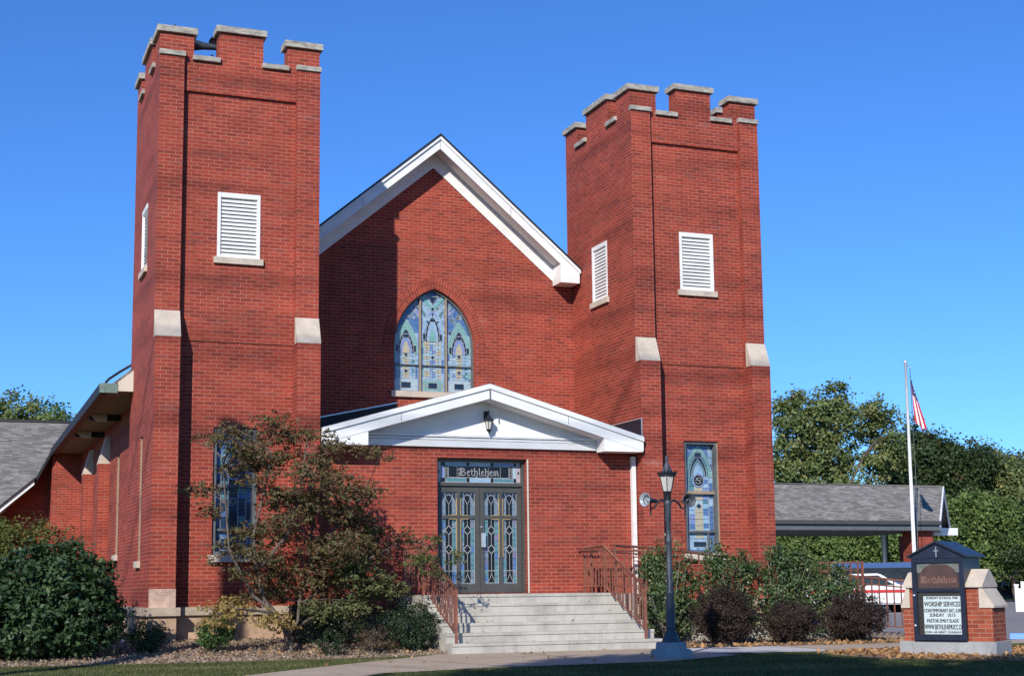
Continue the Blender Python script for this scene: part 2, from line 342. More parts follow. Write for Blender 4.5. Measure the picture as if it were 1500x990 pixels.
    def wall(s, P, outer, holes, m, depth, inward, mrev=None):
        """P(u,w,d) -> 3D; front face with holes and reveals going 'depth' inwards"""
        loops = [outer]+holes
        tri = tessellate_polygon([[Vector((a, b, 0)) for a, b in lp] for lp in loops])
        flat = [p for lp in loops for p in lp]
        nrm = inward
        for tr in tri:
            q = [P(flat[i][0], flat[i][1], 0) for i in tr]
            n = (Vector(q[1])-Vector(q[0])).cross(Vector(q[2])-Vector(q[0]))
            if n.length < 1e-9: continue
            if n.dot(Vector(nrm)) > 0: q = q[::-1]
            s.face(q, m)
        for h in holes:
            for i in range(len(h)):
                a, b = h[i], h[(i+1) % len(h)]
                s.face([P(a[0], a[1], 0), P(b[0], b[1], 0), P(b[0], b[1], depth), P(a[0], a[1], depth)], mrev or m)
    def build(s, name, parent=None, merge=True):
        me = bpy.data.meshes.new(name); me.from_pydata(s.v, [], s.f)
        for m in s.mats: me.materials.append(m)
        me.polygons.foreach_set('material_index', s.m); me.polygons.foreach_set('use_smooth', s.sm)
        ul = me.uv_layers.new(name='uv'); ul.data.foreach_set('uv', [c for p in s.uv for c in p])
        if merge and any(s.sm):
            bm = bmesh.new(); bm.from_mesh(me); bmesh.ops.remove_doubles(bm, verts=bm.verts, dist=1e-5); bm.to_mesh(me); bm.free()
        me.update()
        o = bpy.data.objects.new(name, me); COL.objects.link(o)
        if parent: o.parent = parent
        return o
def rect(a, b, c, d): return [(a, c), (b, c), (b, d), (a, d)]
def front(y): return (lambda u, w, d: (u, y+d, w)), (0, 1, 0)
def leftf(x): return (lambda u, w, d: (x+d, u, w)), (1, 0, 0)
def rightf(x): return (lambda u, w, d: (x-d, u, w)), (-1, 0, 0)

def text_faces(mb, txt, size, P, m, align='CENTER', sx=1., spacing=1.):
    cu = bpy.data.curves.new('t', 'FONT'); cu.body = txt; cu.size = size; cu.align_x = align; cu.space_character = spacing
    cu.resolution_u = 2
    ob = bpy.data.objects.new('t', cu); COL.objects.link(ob)
    dg = bpy.context.evaluated_depsgraph_get(); me = ob.evaluated_get(dg).to_mesh()
    for f in me.polygons:
        mb.face([P(me.vertices[i].co.x*sx, me.vertices[i].co.y) for i in f.vertices], m)
    ob.evaluated_get(dg).to_mesh_clear(); bpy.data.objects.remove(ob); bpy.data.curves.remove(cu)

# ------------------------------------------------------------------ foliage helpers
def leaf_mesh(name, pos, nrm, size, m, parent=None, aspect=.62, droop=.25, rnd=None):
    n = len(pos); pos = np.asarray(pos); nrm = np.asarray(nrm)
    nrm = nrm/np.maximum(1e-6, np.linalg.norm(nrm, axis=1, keepdims=True))
    a = RNG.normal(size=(n, 3)); t = np.cross(nrm, a); t /= np.maximum(1e-6, np.linalg.norm(t, axis=1, keepdims=True))
    b = np.cross(nrm, t); sz = (size*RNG.uniform(.6, 1.3, n))[:, None]
    v = np.empty((n, 4, 3))
    v[:, 0] = pos-t*sz*.5; v[:, 1] = pos+b*sz*.5*aspect-nrm*sz*droop*.3; v[:, 2] = pos+t*sz*.5-nrm*sz*droop*.5; v[:, 3] = pos-b*sz*.5*aspect-nrm*sz*droop*.3
    me = bpy.data.meshes.new(name); me.vertices.add(n*4); me.vertices.foreach_set('co', v.reshape(-1))
    me.loops.add(n*4); me.loops.foreach_set('vertex_index', np.arange(n*4)); me.polygons.add(n)
    me.polygons.foreach_set('loop_start', np.arange(n)*4); me.polygons.foreach_set('loop_total', np.full(n, 4))
    me.update(calc_edges=True); me.materials.append(m)
    ul = me.uv_layers.new(name='uv'); r = RNG.uniform(0, 1, n) if rnd is None else np.clip(rnd, 0, 1)
    uv = np.zeros((n, 4, 2)); uv[:, :, 0] = r[:, None]; ul.data.foreach_set('uv', uv.reshape(-1))
    me.validate()
    o = bpy.data.objects.new(name, me); COL.objects.link(o)
    if parent: o.parent = parent
    return o
CN, CL = 1.9, 2.2     # how many clumps and how many leaves in each
def clumps(lobes, per_vol, clump_r, leaves, rel=.75, hollow=.35, flat=1., up=.6):
    """lobes: list of (cx,cy,cz,rx,ry,rz). leaves gathered in clumps spread through each lobe, denser towards the outside"""
    P = []; Q = []; Rn = []; centres = []
    for (cx, cy, cz, rx, ry, rz) in lobes:
        nc = max(8, int(per_vol*CN*rx*ry*rz))
        for _ in range(nc):
            d = RNG.normal(size=3); d /= np.linalg.norm(d)
            rad = hollow+(1-hollow)*RNG.uniform()**.6
            wob = 1+.22*noise.noise(Vector((d[0]*2.1+cx, d[1]*2.1+cy, d[2]*2.1+cz)))+RNG.uniform(-.06, .1)
            c = np.array([cx, cy, cz])+d*rad*wob*np.array([rx, ry, rz]); centres.append(c)
            k = int(leaves*CL*RNG.uniform(.5, 1.5)); cr = clump_r*RNG.uniform(.6, 1.35)
            g = RNG.normal(size=(k, 3))*cr*.55; g[:, 2] *= flat
            P.append(c+g); nn = RNG.normal(size=(k, 3))*.75+d*.7; nn[:, 2] += up; Q.append(nn)
            Rn.append(np.clip(RNG.uniform()*.55+RNG.uniform(0, .5, k), 0, 1))
    return np.concatenate(P), np.concatenate(Q), np.concatenate(Rn), centres
def branchy(mb, base, top_pts, r0, m, fork=.4, n=6):
    """trunk from base to a fork point and limbs out to the given points"""
    base = Vector(base); c = sum((Vector(p) for p in top_pts), Vector())/len(top_pts)
    fk = base.lerp(c, fork); fk.x += random.uniform(-.05, .05); fk.y += random.uniform(-.05, .05)
    mid = base.lerp(fk, .5)+Vector((random.uniform(-.06, .06), random.uniform(-.06, .06), 0))
    mb.tube([base-Vector((0, 0, .1)), base+Vector((0, 0, .08)), mid, fk], [r0*1.35, r0*1.05, r0*.9, r0*.75], m, n)
    for p in top_pts:
        p = Vector(p); q = fk.lerp(p, .5); q.z += (p-fk).length*.10; q.x += random.uniform(-.12, .12)*(p-fk).length; q.y += random.uniform(-.1, .1)*(p-fk).length
        mb.tube([fk-Vector((0, 0, .05)), q, p], [r0*.6, r0*.36, r0*.1], m, max(4, n-1))
        for _ in range(2):
            e = p+Vector((random.uniform(-1, 1), random.uniform(-1, 1), random.uniform(0, .9)))*(p-fk).length*.10
            mb.tube([q, q.lerp(e, .55), e], [r0*.25, r0*.14, r0*.05], m, 4)
def tree(name, base, lobes, label, cat, leaf, size, per_vol, clump_r, leaves, trunk_r, group=None, bark=None, flat=.8, hollow=.3, crown='crown', trunk='trunk', fork=.4, up=.6, nl=8, aspect=.62):
    t = empty(name, base, label, cat, group)
    b = Vector(base)
    P, Q, Rn, C = clumps([(l[0]-b.x, l[1]-b.y, l[2]-b.z, *l[3:]) for l in lobes], per_vol, clump_r, leaves, flat=flat, hollow=hollow, up=up)
    keep = P[:, 2] > .01
    leaf_mesh(crown, P[keep], Q[keep], size, leaf, t, rnd=Rn[keep], aspect=aspect)
    mb = MB(); tops = [(l[0]-b.x, l[1]-b.y, l[2]-b.z) for l in lobes]
    idx = RNG.choice(len(C), min(nl, len(C)), replace=False)
    branchy(mb, (0, 0, 0), tops+[tuple(C[i]) for i in idx], trunk_r, bark or BARK, fork)
    mb.build(trunk, t)
    return t

# ------------------------------------------------------------------ ground
def slope(x): return .072+(max(0, min(1, (x-4.5)/3.7)))*(.02-.072)
def gz(x, y): return -.68+slope(x)*max(0, min(3, y+3))
def sheet(name, poly, dz, m, ysplit=(-3, 0)):
    xs = [p[0] for p in poly]
    mb = MB()
    cuts = sorted(set([-1e3]+list(ysplit)+[1e3]))
    for lo, hi in zip(cuts[:-1], cuts[1:]):
        def clip(pl, yv, keep_hi):
            out = []
            for i in range(len(pl)):
                a, b = pl[i], pl[(i+1) % len(pl)]; ia = (a[1] >= yv) == keep_hi or a[1] == yv; ib = (b[1] >= yv) == keep_hi or b[1] == yv
                if ia: out.append(a)
                if ia != ib and a[1] != b[1]:
                    t = (yv-a[1])/(b[1]-a[1]); out.append((a[0]+(b[0]-a[0])*t, yv))
            return out
        p = clip(poly, lo, True)
        if len(p) >= 3: p = clip(p, hi, False)
        if len(p) < 3: continue
        for tr in tessellate_polygon([[Vector((x, y, 0)) for x, y in p]]):
            q = [(p[i][0], p[i][1], gz(*p[i])+dz) for i in tr]
            if (Vector(q[1])-Vector(q[0])).cross(Vector(q[2])-Vector(q[0])).z < 0: q = q[::-1]
            mb.face(q, m)
    o = mb.build(name); tag(o, kind='structure'); return o
gx = [-900, -300, -100, -40, -12, -6, 0, 4.5, 8.2, 14, 20, 40, 100, 300, 900]; gy = [-300, -60, -30, -14, -8, -3, 0, 5, 20, 40, 100, 300, 900, 1500]
mb = MB()
for i in range(len(gx)-1):
    for j in range(len(gy)-1):
        q = [(gx[i], gy[j]), (gx[i+1], gy[j]), (gx[i+1], gy[j+1]), (gx[i], gy[j+1])]
        mb.face([(a, b, gz(a, b)) for a, b in q], SOIL)
tag(mb.build('ground'), kind='structure')
sheet('mulch_ground', [(-9, -2.2), (-2.4, -3.2), (.5, -3.5), (2.4, -3.6), (3.6, -3.35), (4.5, -2.97), (4.5, .4), (-9, .4)], .006, MULCH)
sheet('mulch_ground', [(8.2, -3.3), (9.9, -3.38), (12.6, -3.6), (15.2, -3.7), (15.2, .3), (8.2, .3)], .006, MULCH)
sheet('leafy_ground', [(9.5, -6.1), (11.2, -5.75), (13.2, -6.4), (13.2, -9.6), (10.6, -9.8), (9.3, -8.2)], .006, MULCH)
WALKP = [(4.3, -3.05), (2.9, -4.5), (1.1, -6.4), (-1.6, -9.6), (-3.2, -11.8), (-1.4, -12.4), (.4, -9.9), (1.96, -7.8), (3.6, -7.35), (6.4, -7.15), (8.2, -6.0), (8.2, -3.05)]
sheet('tan_sidewalk', WALKP, .012, WALK)
sheet('pale_sidewalk', [(8.2, -3.35), (10.3, -3.45), (10.3, -5.85), (8.2, -5.35)], .012, PADC)
sheet('tan_path', [(10.3, -3.45), (12.6, -3.62), (16.5, -3.8), (16.5, -5.0), (12.4, -5.2), (10.3, -5.85)], .012, WALK)
sheet('parking_lot', [(16.5, -6.2), (60, -6.2), (60, 22), (15.2, 22), (15.2, -3.0)], .010, ASPH)
sheet('road', [(15.2, 22.01), (60, 22.01), (60, 40), (15.2, 40)], .010, ASPH)

jm = plain('joint_dirt', (.10, .085, .07), .95, var=.3)
def joint(p, q_, z=.017):
    p, q_ = Vector((*p, 0)), Vector((*q_, 0)); n = (q_-p).normalized(); n = Vector((-n.y, n.x, 0))*.008; m = MB()
    m.face([(v.x, v.y, gz(v.x, v.y)+z) for v in (p-n, q_-n, q_+n, p+n)], jm); o = m.build('walk_joint'); tag(o, kind='structure')
for p, q_ in (((3.3, -4.2), (3.9, -7.2)), ((2.2, -5.3), (2.9, -7.5)), ((5.6, -3.1), (5.6, -7.1)), ((8.2, -3.35), (8.2, -5.3)), ((10.3, -3.46), (10.3, -5.8)), ((12.0, -3.6), (12.0, -5.3)), ((4.3, -4.6), (8.2, -4.6))): joint(p, q_)
# ------------------------------------------------------------------ CHURCH
XR, W, D, YG, YE = 9.469, 2.967, 3.411, 3.136, .15
church = empty('church', (6.2, 3, -.5), 'red brick church with two square battlemented towers flanking a white trimmed gable', 'church')
def part(mb, name, parent=None): 
    o = mb.build(name); par = parent or church
    o.parent = par; o.matrix_parent_inverse = Matrix.Translation(-Vector(church.location)) if par is church else Matrix.Identity(4)
    return o
ZU, ZT, ZB, ZS, ZC, ZM, ZBAT = 4.863, 5.360, 10.182, 10.158, 10.661, 10.784, 9.48
q, sb, bt = .192, .4363, .078
ZWT = .1216
LV = (1.10, 1.885, 6.42, 7.637); WN = (1.10, 1.895, 1.03, 3.31)
def louver(P, a0, a1, z0, z1, sign, slim=False):
    """P(u, d, z): d outwards"""
    def bx(mb, u0, u1, d0, d1, w0, w1, m):
        c = [P(u, d, z) for z in (w0, w1) for d in (d0, d1) for u in (u0, u1)]
        for f in ((0,1,5,4), (1,3,7,5), (3,2,6,7), (2,0,4,6), (4,5,7,6), (0,2,3,1)): mb.face([c[i] for i in f], m)
    mb = MB(); zs = z0+.05; n = 15; st = (z1-.09-zs)/n
    for k in range(n):
        zz = zs+k*st
        c = [P(a0+.05, -.02, zz), P(a1-.05, -.02, zz), P(a1-.05, -.09, zz+st*.95), P(a0+.05, -.09, zz+st*.95)]
        e = [P(a0+.05, -.02, zz-.012), P(a1-.05, -.02, zz-.012), P(a1-.05, -.09, zz+st*.95-.012), P(a0+.05, -.09, zz+st*.95-.012)]
        mb.face(c, WHITE); mb.face(e[::-1], WHITE); mb.face([c[0], e[0], e[1], c[1]], WHITE)
        # wide flat front edge of each slat
        if not slim: bx(mb, a0+.05, a1-.05, -.024, -.012, zz-.012, zz+.034, WHITE)
    o = part(mb, 'louver')
    f = MB(); bx(f, a0, a0+.06, -.1, -.05 if slim else .012, z0, z1, WHITE); bx(f, a1-.06, a1, -.1, .012, z0, z1, WHITE)
    bx(f, a0+.06, a1-.06, -.1, .010, z1-.09, z1, WHITE); bx(f, a0+.06, a1-.06, -.1, .010, z0, z0+.04, WHITE)
    fo = f.build('frame'); fo.parent = o
    b = MB(); bx(b, a0+.01, a1-.01, -.13, -.11, z0, z1, BACK); bo = b.build('backing'); bo.parent = o
    s = MB(); bx(s, a0-.06, a1+.06, -.12, .055, z0-.115, z0-.001, STONE); so = s.build('sill'); so.parent = o
def ribbon(mb, pts, wd, P, d, m):
    for a, b in zip(pts[:-1], pts[1:]):
        dx, dy = b[0]-a[0], b[1]-a[1]; l = math.hypot(dx, dy)
        if l < 1e-6: continue
        nx, ny = -dy/l*wd/2, dx/l*wd/2; ex, ey = dx/l*wd*.3, dy/l*wd*.3
        mb.face([P(a[0]-nx-ex, a[1]-ny-ey, d), P(b[0]-nx+ex, b[1]-ny+ey, d), P(b[0]+nx+ex, b[1]+ny+ey, d), P(a[0]+nx-ex, a[1]+ny-ey, d)], m)
def poly(mb, pts, P, d, m, lead=0, ml=None):
    for tr in tessellate_polygon([[Vector((x, y, 0)) for x, y in pts]]):
        mb.face([P(pts[i][0], pts[i][1], d) for i in tr], m)
    if lead: ribbon(mb, list(pts)+[pts[0]], lead, P, d+.002, ml or LEADZ)
def arc(cx, cy, r, a0, a1, n=10): return [(cx+r*math.cos(R(a0+(a1-a0)*i/n)), cy+r*math.sin(R(a0+(a1-a0)*i/n))) for i in range(n+1)]
def lancet(x0, x1, zb, zs, n=10, rise=None):
    h = (x1-x0)/2; r = rise or h*1.5; Rr = (h*h+r*r)/(2*h); cx = (x0+x1)/2
    left = []; 
    for i in range(n+1):
        a = math.asin(min(1, r/Rr))*i/n
        left.append((x0+Rr-Rr*math.cos(a), zs+Rr*math.sin(a)))
    right = [(2*cx-x, z) for x, z in left[::-1]]
    return [(x0, zb)]+left+right[1:]+[(x1, zb)]
def band(outer, inner):   # polygon strip between two open curves
    return outer+inner[::-1]
def strip_quads(mb, A, B, P, d, m):
    for i in range(len(A)-1): mb.face([P(*A[i], d), P(*A[i+1], d), P(*B[i+1], d), P(*B[i], d)], m)
def curvy(x0, x1, zs, rise, n=10): return lancet(x0, x1, zs, zs, n, rise)[1:-1]
def tall_panel(mb, P, a0, a1, z0, z1, seed, tones):
    """one stained lancet light drawn in a0..a1, z0..z1: border strips, arch bands, ladder of tiles, medallion, foot panel"""
    rr = random.Random(seed); w_ = a1-a0; cx = (a0+a1)/2; X = lambda t: a0+w_*t
    bg_, bord, arch1, arch2, field, mid, dk = tones
    poly(mb, rect(a0, a1, z0, z1), P, 0, bg_)
    H = z1-z0; za = z1-.42*w_*2.0
    # side borders made of small tiles
    for s0, s1 in ((.0, .14), (.86, 1.)):
        z = z0
        while z < z1-.3*w_:
            h = rr.uniform(.10, .17); c = rr.choice(bord); poly(mb, rect(X(s0), X(s1), z, min(z+h, z1)), P, .002, c, .007)
            z += h
    for s0, s1 in ((.16, .36), (.64, .84)):
        z = z0+.26
        while z < za:
            h = rr.uniform(.07, .13); poly(mb, rect(X(s0), X(s1), z, min(z+h, za)), P, .002, rr.choice(field), .006); z += h
    z = z0+.26
    while z < za-.05:
        h = rr.uniform(.08, .14); poly(mb, rect(X(.37), X(.63), z, min(z+h, za-.02)), P, .002, rr.choice(mid), .006); z += h
    for zz in (z0+.26+.3*H, z0+.26+.52*H):
        if zz < za-.1: 
            dd = .07*w_*1.4; poly(mb, [(cx-dd, zz), (cx, zz-dd), (cx+dd, zz), (cx, zz+dd)], P, .006, dk, .007)
    # pointed arch bands
    b0 = curvy(X(.03), X(.97), za-.1, z1-.02-(za-.1), 12); b1 = curvy(X(.12), X(.88), za-.1, z1-.10-(za-.1), 12); b2 = curvy(X(.20), X(.80), za-.1, z1-.19-(za-.1), 12)
    strip_quads(mb, b0, b1, P, .008, arch1); strip_quads(mb, b1, b2, P, .008, arch2)
    poly(mb, [(p[0], p[1]) for p in b2], P, .006, dk)
    for b in (b0, b1, b2): ribbon(mb, b, .010, P, .011, LEADZ)
    # inner flares and a tile row in the arch head
    i0 = curvy(X(.26), X(.74), za-.12, (z1-.42*w_)-(za-.1), 8)
    poly(mb, i0, P, .009, arch2, .008); j0 = curvy(X(.33), X(.67), za-.12, (z1-.52*w_)-(za-.1), 8); poly(mb, j0, P, .012, rr.choice(field), .008)
    poly(mb, rect(X(.38), X(.62), z1-.40*w_, z1-.24*w_), P, .012, dk, .008)
    # corner tracery
    for s in (-1, 1):
        px = cx+s*w_*.40; pz = z1-.10*w_
        poly(mb, [(px-.05*w_, pz), (px, pz-.09*w_), (px+.05*w_, pz), (px, pz+.07*w_)], P, .006, rr.choice(field), .008)
        ribbon(mb, [(cx+s*w_*.5, z1-.02), (cx+s*w_*.22, z1-.26*w_)], .008, P, .007, LEADZ)
        ribbon(mb, [(cx+s*w_*.5, z1-.26*w_), (cx+s*w_*.30, z1-.02)], .008, P, .007, LEADZ)
    # foot panel
    poly(mb, rect(X(.16), X(.84), z0+.03, z0+.24), P, .003, field[0], .008)
    poly(mb, rect(X(.28), X(.72), z0+.08, z0+.19), P, .007, dk, .008)
TONE_B = (G['deep'], [G['deep'], G['blue'], G['blue']], G['blue'], G['dteal'], [G['deep'], G['blue'], G['deep'], G['dteal']], [G['deep'], G['navy'], G['deep']], G['navy'])
TONE_T = (G['blue'], [G['sky'], G['blue'], G['blue']], G['teal'], G['dteal'], [G['sky'], G['dteal'], G['lilac'], G['sky'], G['blue']], [G['amber'], G['amber'], G['pale']], G['navy'])
def medallion(mb, P, cx, cz, r):
    for k in range(3):
        rr = [1.25, 1.0, .85][k]; poly(mb, arc(cx, cz, r*rr, 0, 360, 18)[:-1], P, .014+.002*k, [G['lilac'], G['black'], G['black']][k])
    ribbon(mb, arc(cx, cz, r, 0, 360, 18), .009, P, .02, LEADZ)
    ribbon(mb, [(cx+.6*r, cz+.35*r), (cx+.1*r, cz+.6*r), (cx-.5*r, cz+.3*r), (cx+.5*r, cz-.3*r), (cx, cz-.62*r), (cx-.6*r, cz-.3*r)], .010, P, .022, LEADZ)
    ribbon(mb, [(cx-.75*r, cz), (cx+.75*r, cz+.02)], .007, P, .022, LEADZ)

def tower(X, side_left):
    zg = -.75; P0 = lambda x: X+x
    t = MB()
    for a, b in ((0, sb), (W-sb, W)):
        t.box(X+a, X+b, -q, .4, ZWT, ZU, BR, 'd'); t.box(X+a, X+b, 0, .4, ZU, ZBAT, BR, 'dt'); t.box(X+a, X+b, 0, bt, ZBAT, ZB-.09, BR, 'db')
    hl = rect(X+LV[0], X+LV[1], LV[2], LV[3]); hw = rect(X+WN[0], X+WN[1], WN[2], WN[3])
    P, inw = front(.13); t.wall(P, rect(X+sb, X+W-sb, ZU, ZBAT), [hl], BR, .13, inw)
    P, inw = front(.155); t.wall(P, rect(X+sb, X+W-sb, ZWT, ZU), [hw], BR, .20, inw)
    t.face([(X+sb, .13, ZU), (X+W-sb, .13, ZU), (X+W-sb, .155, ZU), (X+sb, .155, ZU)], BR)
    for xx, (P, inw) in ((X, leftf(X)), (X+W, rightf(X+W))):
        holes = [rect(1.29, 2.06, LV[2], LV[3])]
        if side_left and xx == X: holes.append(rect(1.30, 1.72, .95, 3.24))
        t.wall(P, rect(.4, D, ZWT, ZBAT), holes, BR, .17, inw)
    t.face([(X, D, ZWT), (X+W, D, ZWT), (X+W, D, ZBAT), (X, D, ZBAT)], BR)
    # battlement block and merlons
    t.box(X, X+W, bt, D, ZBAT, ZS-.09, BR)
    a, m, th, da, dm = .611, 1.072, .30, .622, 1.151
    def Lpoly(x0, y0, sx, sy, lx, ly): return [(x0, y0), (x0+sx*lx, y0), (x0+sx*lx, y0+sy*th), (x0+sx*th, y0+sy*th), (x0+sx*th, y0+sy*ly), (x0, y0+sy*ly)]
    caps = []
    class _C:
        def prism(s_, *k): m0 = MB(); m0.prism(*k); caps.append(m0)
        def box(s_, *k): m0 = MB(); m0.box(*k); caps.append(m0)
    cap = _C(); o = .058; ch = .115
    for (x0, sx) in ((X, 1), (X+W, -1)):
        for (y0, sy) in ((bt, 1), (D, -1)):
            t.prism(Lpoly(x0, y0, sx, sy, a, da), BR, 'z', ZS-.09, ZC-ch)
            P6 = [(x0-sx*o, y0-sy*o), (x0+sx*(a+o), y0-sy*o), (x0+sx*(a+o), y0+sy*(th+o)), (x0+sx*(th+o), y0+sy*(th+o)), (x0+sx*(th+o), y0+sy*(da+o)), (x0-sx*o, y0+sy*(da+o))]
            cap.prism(P6, COPE, 'z', ZC-ch, ZC)
    for (y0, y1) in ((bt, bt+th), (D-th, D)):
        t.box(X+m, X+W-m, y0, y1, ZS-.09, ZM-ch, BR, 'd'); cap.box(X+m-o, X+W-m+o, y0-o, y1+o, ZM-ch, ZM, COPE)
        for (xa, xb) in ((a, m), (W-m, W-a)): cap.box(X+xa-.02, X+xb+.02, y0-o, y1+o, ZS-.089, ZS, COPE)
    for (x0, x1) in ((X, X+th), (X+W-th, X+W)):
        t.box(x0, x1, dm, D-dm, ZS-.09, ZM-ch, BR, 'd'); cap.box(x0-o, x1+o, dm-o, D-dm+o, ZM-ch, ZM, COPE)
        for (ya, yb) in ((da+bt, dm), (D-dm, D-da)): cap.box(x0-o, x1+o, ya-.02, yb+.02, ZS-.089, ZS, COPE)
    for x0, x1 in ((X, X+sb), (X+W-sb, X+W)): cap.box(x0-.015, x1+.015, -.035, bt-.003, ZB-.089, ZB, COPE)
    to = part(t, 'tower')
    for m0 in caps: co = m0.build('coping'); co.parent = to
    # foundation and water table
    f = MB(); pl = [(X-.02, -q-.02), (X+sb+.02, -q-.02), (X+sb+.02, .12), (X+W-sb-.02, .12), (X+W-sb-.02, -q-.02), (X+W+.02, -q-.02), (X+W+.02, D+.02), (X-.02, D+.02)]
    f.prism(pl, FOUND, 'z', zg, -.021); fo = f.build('foundation'); fo.parent = to
    f = MB(); pl = [(X-.085, -q-.08), (X+sb+.08, -q-.08), (X+sb+.08, .06), (X+W-sb-.08, .06), (X+W-sb-.08, -q-.08), (X+W+.08, -q-.08), (X+W+.08, D+.08), (X-.085, D+.08)]
    f.prism(pl, WTAB, 'z', -.02, ZWT); fo = f.build('water_table'); fo.parent = to
    for a0, a1 in ((0, sb), (W-sb, W)):
        s = MB(); s.prism([(-q-.006, ZU-.002), (-q-.006, ZU+.02), (-.006, ZT), (.02, ZT), (.02, ZU-.002)], STONE, 'x', X+a0-.005, X+a1+.005); so = s.build('weathering_stone'); so.parent = to
    louver(lambda u, d, z: (X+u, .13-d, z), LV[0], LV[1], LV[2], LV[3], 1)
    louver(lambda u, d, z: (X-d, u, z), 1.29, 2.06, LV[2], LV[3], 1, side_left)
    # stained window
    g = MB(); Pw = lambda u, z, d: (X+u, .33-d, z); a0, a1, z0, z1 = WN
    tone = TONE_B if side_left else TONE_T
    tall_panel(g, Pw, a0+.07, a1-.07, z0+.06, z1-.06, 3 if side_left else 11, tone)
    medallion(g, Pw, (a0+a1)/2, 2.52, .115)
    go = part(g, 'stained_glass_window')
    f = MB(); 
    f.box(X+a0, X+a0+.07, .20, .335, z0, z1, GREYF); f.box(X+a1-.07, X+a1-.03, .20, .335, z0, z1, GREYF); f.box(X+a1-.03, X+a1, .19, .335, z0, z1, TANF if not side_left else GREYF)
    f.box(X+a0+.07, X+a1-.07, .20, .335, z1-.06, z1, GREYF); f.box(X+a0+.07, X+a1-.07, .20, .335, z0, z0+.06, GREYF)
    f.box(X+a0+.07, X+a1-.07, .25, .30, 2.24, 2.30, TANF if not side_left else GREYF); f.box(X+a0+.07, X+a1-.07, .25, .30, 1.46, 1.50, GREYF)
    f.box(X+a1-.24, X+a1-.215, .26, .30, z0+.06, 1.46, GREYF)
    fo = f.build('frame'); fo.parent = go
    s = MB(); s.box(X+a0-.07, X+a1+.07, .05, .33, z0-.125, z0-.001, STONE); so = s.build('sill'); so.parent = go
    return to
TL = tower(0, True); TR = tower(XR, False)
# slit window on the outer flank of the first tower
def slit(y0, y1, z0, z1, x):
    g = MB(); g.face([(x+.10, y0, z0), (x+.10, y1, z0), (x+.10, y1, z1), (x+.10, y0, z1)], G['blue']); go = part(g, 'slit_window')
    f = MB(); f.box(x+.02, x+.10, y1-.06, y1, z0, z1, TANF); f.box(x+.02, x+.10, y0, y0+.05, z0, z1, TANF); f.box(x+.03, x+.095, y0+.05, y1-.06, (z0+z1)/2, (z0+z1)/2+.05, TANF)
    fo = f.build('frame'); fo.parent = go
    s = MB(); s.box(x-.06, x+.12, y0-.05, y1+.05, z0-.12, z0-.001, STONE); so = s.build('sill'); so.parent = go
slit(1.30, 1.72, .95, 3.24, 0)
# cornerstone
c = MB(); c.box(-.004, .4403, -q-.012, -q+.12, ZWT+.001, .445, PINK); co = part(c, 'cornerstone')
lt = MB(); text_faces(lt, 'ERECTED', .085, lambda x, y: (.225+x, -q-.0145, .33+y), FOUND, sx=.78); lo = lt.build('carved_lettering'); lo.parent = co

# --- gable wall with lancet opening
SL = .841; CX = 6.218; ZR = 9.965
def roofz(x, off=0): return ZR-off-SL*abs(x-CX)
arch_out = lancet(5.34, 7.14, 4.516, 5.50, 10, 1.25)
g = MB(); P, inw = front(YG)
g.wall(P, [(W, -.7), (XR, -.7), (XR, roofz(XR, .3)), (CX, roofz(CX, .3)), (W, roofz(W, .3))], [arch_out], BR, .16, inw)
part(g, 'gable_wall')
# brick arch rings
def ringb(off0, off1, proud):
    o0 = lancet(5.34-off0, 7.14+off0, 5.1, 5.50, 24, 1.25+off0*1.15)[1:-1]; o1 = lancet(5.34-off1, 7.14+off1, 5.1, 5.50, 24, 1.25+off1*1.15)[1:-1]
    mb = MB(); s = 0
    for i in range(len(o0)-1):
        l = math.hypot(o1[i+1][0]-o1[i][0], o1[i+1][1]-o1[i][1])
        mb.face([(o0[i][0], YG-proud, o0[i][1]), (o0[i+1][0], YG-proud, o0[i+1][1]), (o1[i+1][0], YG-proud, o1[i+1][1]), (o1[i][0], YG-proud, o1[i][1])], BR,
                uv=[(.008, s), (.008, s+l), (.198, s+l), (.198, s)])
        mb.face([(o1[i][0], YG-proud, o1[i][1]), (o1[i+1][0], YG-proud, o1[i+1][1]), (o1[i+1][0], YG, o1[i+1][1]), (o1[i][0], YG, o1[i][1])], BR, uv=[(0, s), (0, s+l), (.01, s+l), (.01, s)])
        s += l
    return mb
for a, b, pr_ in ((0, .115, .009), (.115, .23, .014)): part(ringb(a, b, pr_), 'brick_arch')
